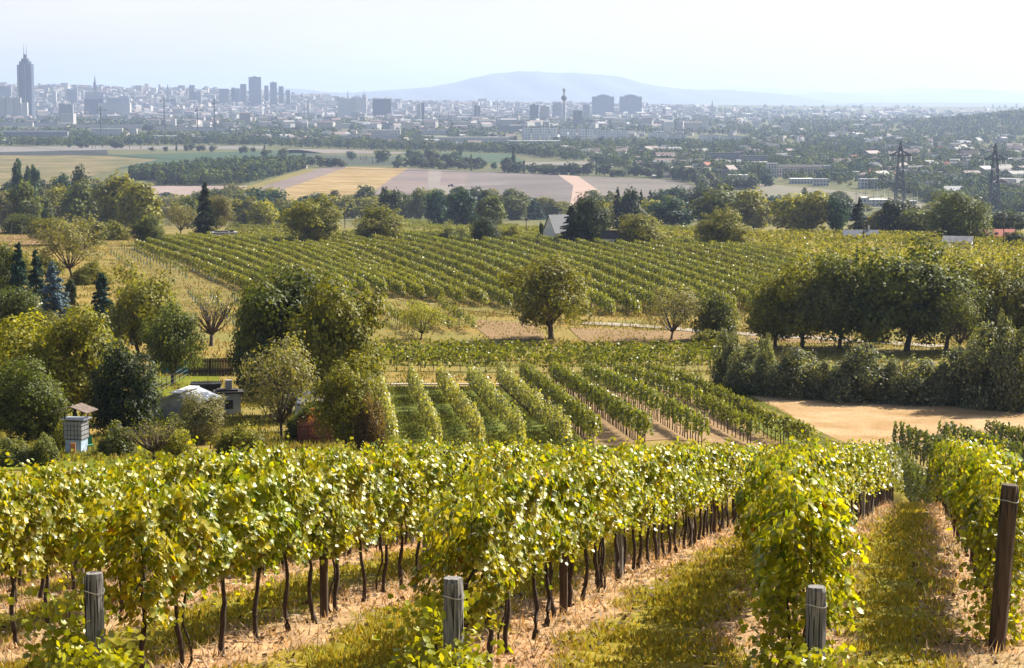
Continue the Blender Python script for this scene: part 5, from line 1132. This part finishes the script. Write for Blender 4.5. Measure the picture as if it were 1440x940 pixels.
for a, b, top, lab, m in [(266, 274, 120, 'tall slim pale block left of the dark glass slab', 'grey'), (271, 283, 129, 'lower pale block left of the dark glass slab', 'grey'), (325.5, 330, 123.5, 'dark glass slab tower, black left face', 'dark'), (330.5, 337, 124.5, 'dark glass slab tower, lighter right half', 'grey'),
                          (350, 367.5, 108.5, 'broadest and tallest tower of the hazy cluster', 'grey'), (338, 346.5, 118.5, 'stepped tower left of the broadest hazy tower', 'grey'), (372, 377.5, 120.5, 'small tower right of the broadest hazy tower', 'grey'), (380, 389.5, 116, 'second tallest tower of the hazy cluster', 'grey'),
                          (392, 399, 121.5, 'rightmost full tower of the hazy cluster', 'grey'), (402.5, 408, 127, 'low tower ending the hazy cluster', 'grey'), (308, 322, 125, 'pale block on the skyline left of the dark glass slab', 'grey')]:
    blk(a, b, top, 145, lab, m, 7800 if a < 325 or a > 337 else 6500, name='office_tower', ph=a in (350, 380))
for i, (a, b) in enumerate([(475, 490), (491, 503), (504, 515.5)]): blk(a, b, 139, 156, ('left', 'middle', 'right')[i] + ' one of three broad slabs under the spires', ('slab', 'white', 'slab')[i], 6000, group='three broad slabs')
blk(524, 549.5, 139.5, 157, 'square blue-grey block right of the three broad slabs', 'dark', 6200, 'dark', 20); blk(549.7, 550.6, 137.5, 157, 'thin chimney on the right of the square blue-grey block', 'dark', 6200, 'dark', 4, name='chimney', cat='chimney')
blk(586, 592, 147, 162, 'pale half of the narrow two-tone tower', 'white', 5600); blk(592.3, 597, 145, 161, 'dark half of the narrow two-tone tower', 'dark', 5600); blk(667, 676, 148, 161, 'small pale tower left of centre below the mountain', 'grey', 5600, segs=2)
blk(745, 757, 148, 165, 'block with dark roof housing left of the bulbous tower', 'grey', 5400, 'dark', ph=True); blk(759.5, 772.5, 149.5, 165, 'framed pale block next to the bulbous tower', 'white', 5200, ph=True); blk(806, 819, 155.5, 170, 'grey cube block right of the bulbous tower', 'grey', 4800); blk(777, 790, 145, 155, 'faint block behind the bulbous tower', 'grey', 7800); blk(820, 829, 147, 156, 'faint low block left of the hospital blocks', 'grey', 7800)
# bulbous incinerator tower
p = at(793.2, 6000); k = ppm(p); z = lambda py: (HZ - py) / F * 6000 - p[2]; t = thing('chimney_tower', 'slim chimney tower with a round bulb and a smaller head', 'tower', p)
MB().lathe([(2.6 / k, -3), (1.9 / k, z(142))], 14).build('shaft', M['grey_wall'], t); MB().lathe([(1.9 / k, z(141.9)), (3.9 / k, z(139.5)), (4.2 / k, z(137.5)), (3.2 / k, z(135.3)), (1.7 / k, z(134))], 16).build('bulb', M['slate'], t)
MB().lathe([(1.2 / k, z(134) + .02), (1.3 / k, z(129.5)), (2.4 / k, z(128)), (2.2 / k, z(125.8)), (1.0 / k, z(124.2))], 12).build('head', M['grey_wall'], t)
for i, (a, b) in enumerate([(833, 863.5), (872, 902.5)]):
    t, k, Hh = blk(a, b, 136, 152, ('left', 'right')[i] + ' one of the two massive hospital blocks under the mountain', 'grey', 7000, 'slate', 60, name='hospital_block', group='two massive hospital blocks')
    W = (b - a) / k
    MB().box(-W * .27, W * .27, -18, 18, Hh + .01, Hh + 5).build('roof_housing', FM['grey'], t); MB().box(-W * .12, W * .12, -12, 12, Hh + 5.01, Hh + 8).build('roof_plant', FM['grey'], t)
# long housing slabs in the middle
for i, (a, b, tp, bs) in enumerate([(735, 786, 178.5, 197), (787, 838, 180, 198), (839, 885, 182, 200), (912, 940, 186, 202), (941, 966, 188, 204), (983, 1012, 189.5, 203), (1013, 1045, 191, 203)]):
    blk(a, b, tp, bs, f'{nth(i + 1)} from the left of the long white housing slabs', 'bright', None, 'dark', 14, segs=4, group='long white housing slabs', ph=i < 3)
# low halls, school, and other buildings of the near town
for a, b, tp, bs, lab, m, rf, g in L_: blk(a, b, tp, bs, lab, m, None, rf, 14, g, 0, 'school_building' if 'school building' in lab else ('hall' if ('hall' in lab or 'roof' in lab) else 'building'), 'building')
# random gabled houses of the near right town, each a thing
hl = []
while len(hl) < 110:
    px = rg.uniform(960, 1445); lo = np.interp(px, [950, 1010, 1080, 1230, 1300, 1440], [240, 250, 228, 250, 258, 276]); py = rg.uniform(212, lo)
    hl.append((px, py))
hl.sort()
wm_ = ['white', 'cream', 'grey']; rm_ = ['redroof', 'slate', 'greyroof', 'dark', 'white']
for i, (px, py) in enumerate(hl):
    p = cast(px, py, 1500); w_ = rg.uniform(8, 16); d_ = rg.uniform(8, 11); h_ = rg.uniform(3, 6.5); rh = rg.uniform(2, 4)
    t = thing('house', f'{nth(i + 1)} from the left of the small houses scattered in the right-hand town', 'house', p, rg.uniform(-.8, .8), 'small houses of the right-hand town')
    MB().house_wall(-w_ / 2, w_ / 2, -d_ / 2, d_ / 2, -1, h_, h_ + rh).build('wall', FM[wm_[rg.integers(3)]], t); MB().gable(-w_ / 2, w_ / 2, -d_ / 2, d_ / 2, h_ - .15, h_ + rh, .4, .2).build('roof', M[rm_[rg.integers(5)]], t)
    if rg.random() < .5: MB().box(1, 1.6, .8, 1.4, h_, h_ + rh + .8).build('chimney', M['grey_wall'], t)
# cranes
def crane(px, top, base, Y, label, jl, jr, luff=False):
    p = at(px, Y); k = ppm(p); H = (base - top) / k; z0 = (HZ - base) / F * Y - p[2]; t = thing('tower_crane', label, 'crane', p, 0)
    MB().tube([(0, 0, -2), (0, 0, z0 + H)], 1.1, 4).build('mast', M['steel'], t); hj = z0 + H * .78
    MB().tube([(-jl / k, 0, hj), (jr / k, 0, hj)], .7, 4).build('jib', M['steel'], t); MB().box(-jl / k, -jl / k + 5, -1.5, 1.5, hj - 3.5, hj - .8).build('counterweight', M['grey_wall'], t)
    MB().tube([(-jl / k, 0, hj), (0, 0, z0 + H), (jr * .8 / k, 0, hj)], .35, 4).build('stay', M['steel'], t)
crane(231.5, 136, 160, 4600, 'left yellow-grey tower crane over the rooftops', 6, 13); crane(302, 139, 166, 4500, 'right tower crane over the rooftops', 4, 8); crane(142, 150, 172, 4400, 'low tower crane behind the left trees', 5, 10); crane(278, 152, 166, 4700, 'small crane between the two big cranes', 4, 9)
# water tower
p = cast(1122, 203, 2000); k = ppm(p); t = thing('water_tower', 'small round water tower in the right-hand trees', 'water tower', p); MB().lathe([(1.6 / k, -1), (1.4 / k, 12 / k)], 10).build('shaft', M['white'], t); MB().lathe([(1.6 / k, 12 / k + .02), (2.5 / k, 13 / k), (2.4 / k, 16 / k), (.3, 17.5 / k)], 12).build('tank', M['slate'], t)
# lattice pylons
def pylon(px, base, top, label, arm=15, Y=None):
    p = cast(px, base, 1400) if Y is None else at(px, Y); k = ppm(p); H = (base - top) / k; t = thing('pylon', label, 'pylon', p, .05); w0, w1 = 4.0, 1.5; hz = H * .80
    mb = MB(); wd = lambda z: w0 + (w1 - w0) * min(1, z / hz) if z < hz else w1 * (1 - .8 * (z - hz) / (H - hz))
    for sx in (-1, 1):
        for sy in (-1, 1): mb.tube([(sx * wd(z), sy * wd(z), z) for z in (0, hz * .5, hz, H)], .32, 4)
    mb.build('legs', M['steel'], t); mb = MB(); n_ = 11
    for i in range(n_):
        z0, z1 = H * i / n_, H * (i + 1) / n_; a, b = wd(z0), wd(z1)
        for s in (-1, 1):
            mb.tube([(-a, s * a, z0), (b, s * b, z1)], .3, 3); mb.tube([(a, s * a, z0), (-b, s * b, z1)], .3, 3); mb.tube([(s * a, -a, z0), (s * b, b, z1)], .3, 3); mb.tube([(s * a, a, z0), (s * b, -b, z1)], .3, 3)
    mb.build('bracing', M['steel'], t); A = arm / k; mb = MB()
    for s in (-1, 1):
        mb.tube([(0, 0, hz + 2.6), (s * A, 0, hz - 1.2)], .75, 4); mb.tube([(0, 0, hz - 1.2), (s * A, 0, hz - 1.2)], .75, 4)
        for q in np.linspace(.15, .9, 6): mb.tube([(s * A * q, 0, hz - 1.2), (s * A * (q - .08), 0, hz + 2.6 - 3.8 * (q - .08))], .3, 3)
    mb.build('crossarm', M['steel'], t); ends = []
    for s in (-1, -.55, .55, 1):
        MB().tube([(s * A * .98, 0, hz - 1.3), (s * A * .98, 0, hz - 5.5)], .4, 4).build('insulator', M['white'], t); ends.append((p[0] + s * A * .98, p[1], p[2] + hz - 5.5))
    return ends, (p[0], p[1], p[2] + H)
e1, t1 = pylon(1265, 292, 198, 'lattice power pylon left of its twin above the right trees', 15.5); e2, t2 = pylon(1397.5, 302, 202, 'lattice power pylon nearer the right edge', 15.5)
def cable(label, pts_, sag, n_=24):
    mb = MB()
    for (a, b) in pts_: mb.tube([(a[0] + (b[0] - a[0]) * q, a[1] + (b[1] - a[1]) * q, a[2] + (b[2] - a[2]) * q - sag * 4 * q * (1 - q)) for q in np.linspace(0, 1, n_)], .045, 3)
    return mb
for i in range(4):
    a = e1[i]; tag(cable('', [(a, (a[0] + 620, a[1] - 300, a[2] - 6))], 14).build('power_line', M['steel']), f'{nth(i + 1)} cable from the left slung right from the left pylon', 'cable', 'power cables')
    a = e2[i]; tag(cable('', [(a, (a[0] - 900, a[1] + 800, a[2] - 2))], 16).build('power_line', M['steel']), f'{nth(i + 1)} cable from the left slung away from the right pylon', 'cable', 'power cables')
for i in range(16):
    px = 1205 + i * 5.6 + rg.uniform(-1.5, 1.5); p = cast(px, 292 + rg.uniform(-3, 1), 1400); H = rg.uniform(8, 16); t = thing('substation_mast', f'{nth(i + 1)} from the left of the slim masts in the substation', 'mast', p, 0, 'substation masts')
    MB().tube([(0, 0, 0), (0, 0, H)], [.22, .12], 4).build('mast', M['white'] if i % 2 else M['steel'], t); MB().box(-2.2, 2.2, -.12, .12, H * .8, H * .8 + .25).build('crossarm', M['steel'], t)
for i in range(9):
    px = 1090 + i * 15.5 + rg.uniform(-5, 5)
    p = cast(px, 292 - rg.uniform(0, 10), 1400); plant('tiny', p, 5, 6, GY, f'{nth(i + 1)} from the left of the small round orchard trees before the substation', 'tree', 'tree', 'orchard trees before the substation')
# tractor with its dust
p = cast(634, 263.5, 1500); t = thing('tractor', 'small dark tractor harrowing the pale ploughed field', 'tractor', (p[0], p[1], -84.7), R(172), scale=(1.15,) * 3)
MB().box(-.2, 2.2, -.5, .5, .9, 1.7, .1).build('hood', M['dark'], t); MB().box(-1.6, -.2, -.8, .8, 1.0, 2.8, .15).build('cab', M['glass'], t); MB().box(-1.5, -.3, -.75, .75, 2.803, 2.95).build('cab_roof', M['white'], t)
for s in (-1, 1):
    MB().tube([(-1, s * .75, .85), (-1, s * 1.2, .85)], .85, 14).build('wheel', M['dark'], t); MB().tube([(1.7, s * .7, .5), (1.7, s * 1.0, .5)], .5, 12).build('wheel', M['dark'], t)
MB().box(-3.6, -2.0, -1.6, 1.6, .3, .7).build('harrow', M['steel'], t)
dm, dn, dp = new_mat('dust'); dn.nodes.remove(dp); dv = node(dn, 'ShaderNodeVolumePrincipled'); dv.inputs['Density'].default_value = .03; dv.inputs['Color'].default_value = (.95, .9, .85, 1); dn.links.new(dv.outputs[0], dn.nodes['Material Output'].inputs['Volume'])
mb = MB(); mb.tube([(3, 0, 1.0), (12, 1, 1.6), (28, 2, 2.2), (46, 3, 2.4), (60, 4, 2.0)], [.5, 1.4, 1.9, 1.6, .4], 10)
try: dm.cycles.homogeneous_volume = True
except Exception: pass
tag(mb.build('dust', dm, None, (p[0], p[1], -84.4)), 'pale dust trailing behind the tractor', 'dust', kind='stuff')
# tall field-edge poles on the plain
for i, (px, py, h) in enumerate([(130, 210, 5), (134, 210, 5), (218, 214, 5), (512, 228, 6), (524, 231, 11), (529, 231, 6), (559, 230, 5), (86, 209, 5)]):
    p = cast(px, py, 1500); tag(MB().tube([(0, 0, -1), (0, 0, h / ppm(p))], .35, 5).build('field_pole', M['steel'], None, p), f'{nth(i + 1)} listed thin pole standing on the far field lanes', 'pole', 'thin poles on the far field lanes')
# bird
p = (9.0 * (563.5 - 720) / 720 * 5, 400, 0)
# ------------------------------------------------------------------ haze: one closed box of even air round the whole scene
hb = MB().box(-60000, 60000, -300, 47500, -88, 360)
hm, hn, hp = new_mat('haze'); hn.nodes.remove(hp)
pv = node(hn, 'ShaderNodeVolumePrincipled'); pv.inputs['Density'].default_value = HAZE_DENSITY; pv.inputs['Color'].default_value = (*HAZE_COLOR, 1)
pv.inputs['Anisotropy'].default_value = .35
hn.links.new(pv.outputs[0], hn.nodes['Material Output'].inputs['Volume'])
try: hm.cycles.homogeneous_volume = True
except Exception as e: print('hv', e)
ho = hb.build('haze', hm); tag(ho, 'pale blue summer haze lying over the city plain', 'haze', kind='stuff')
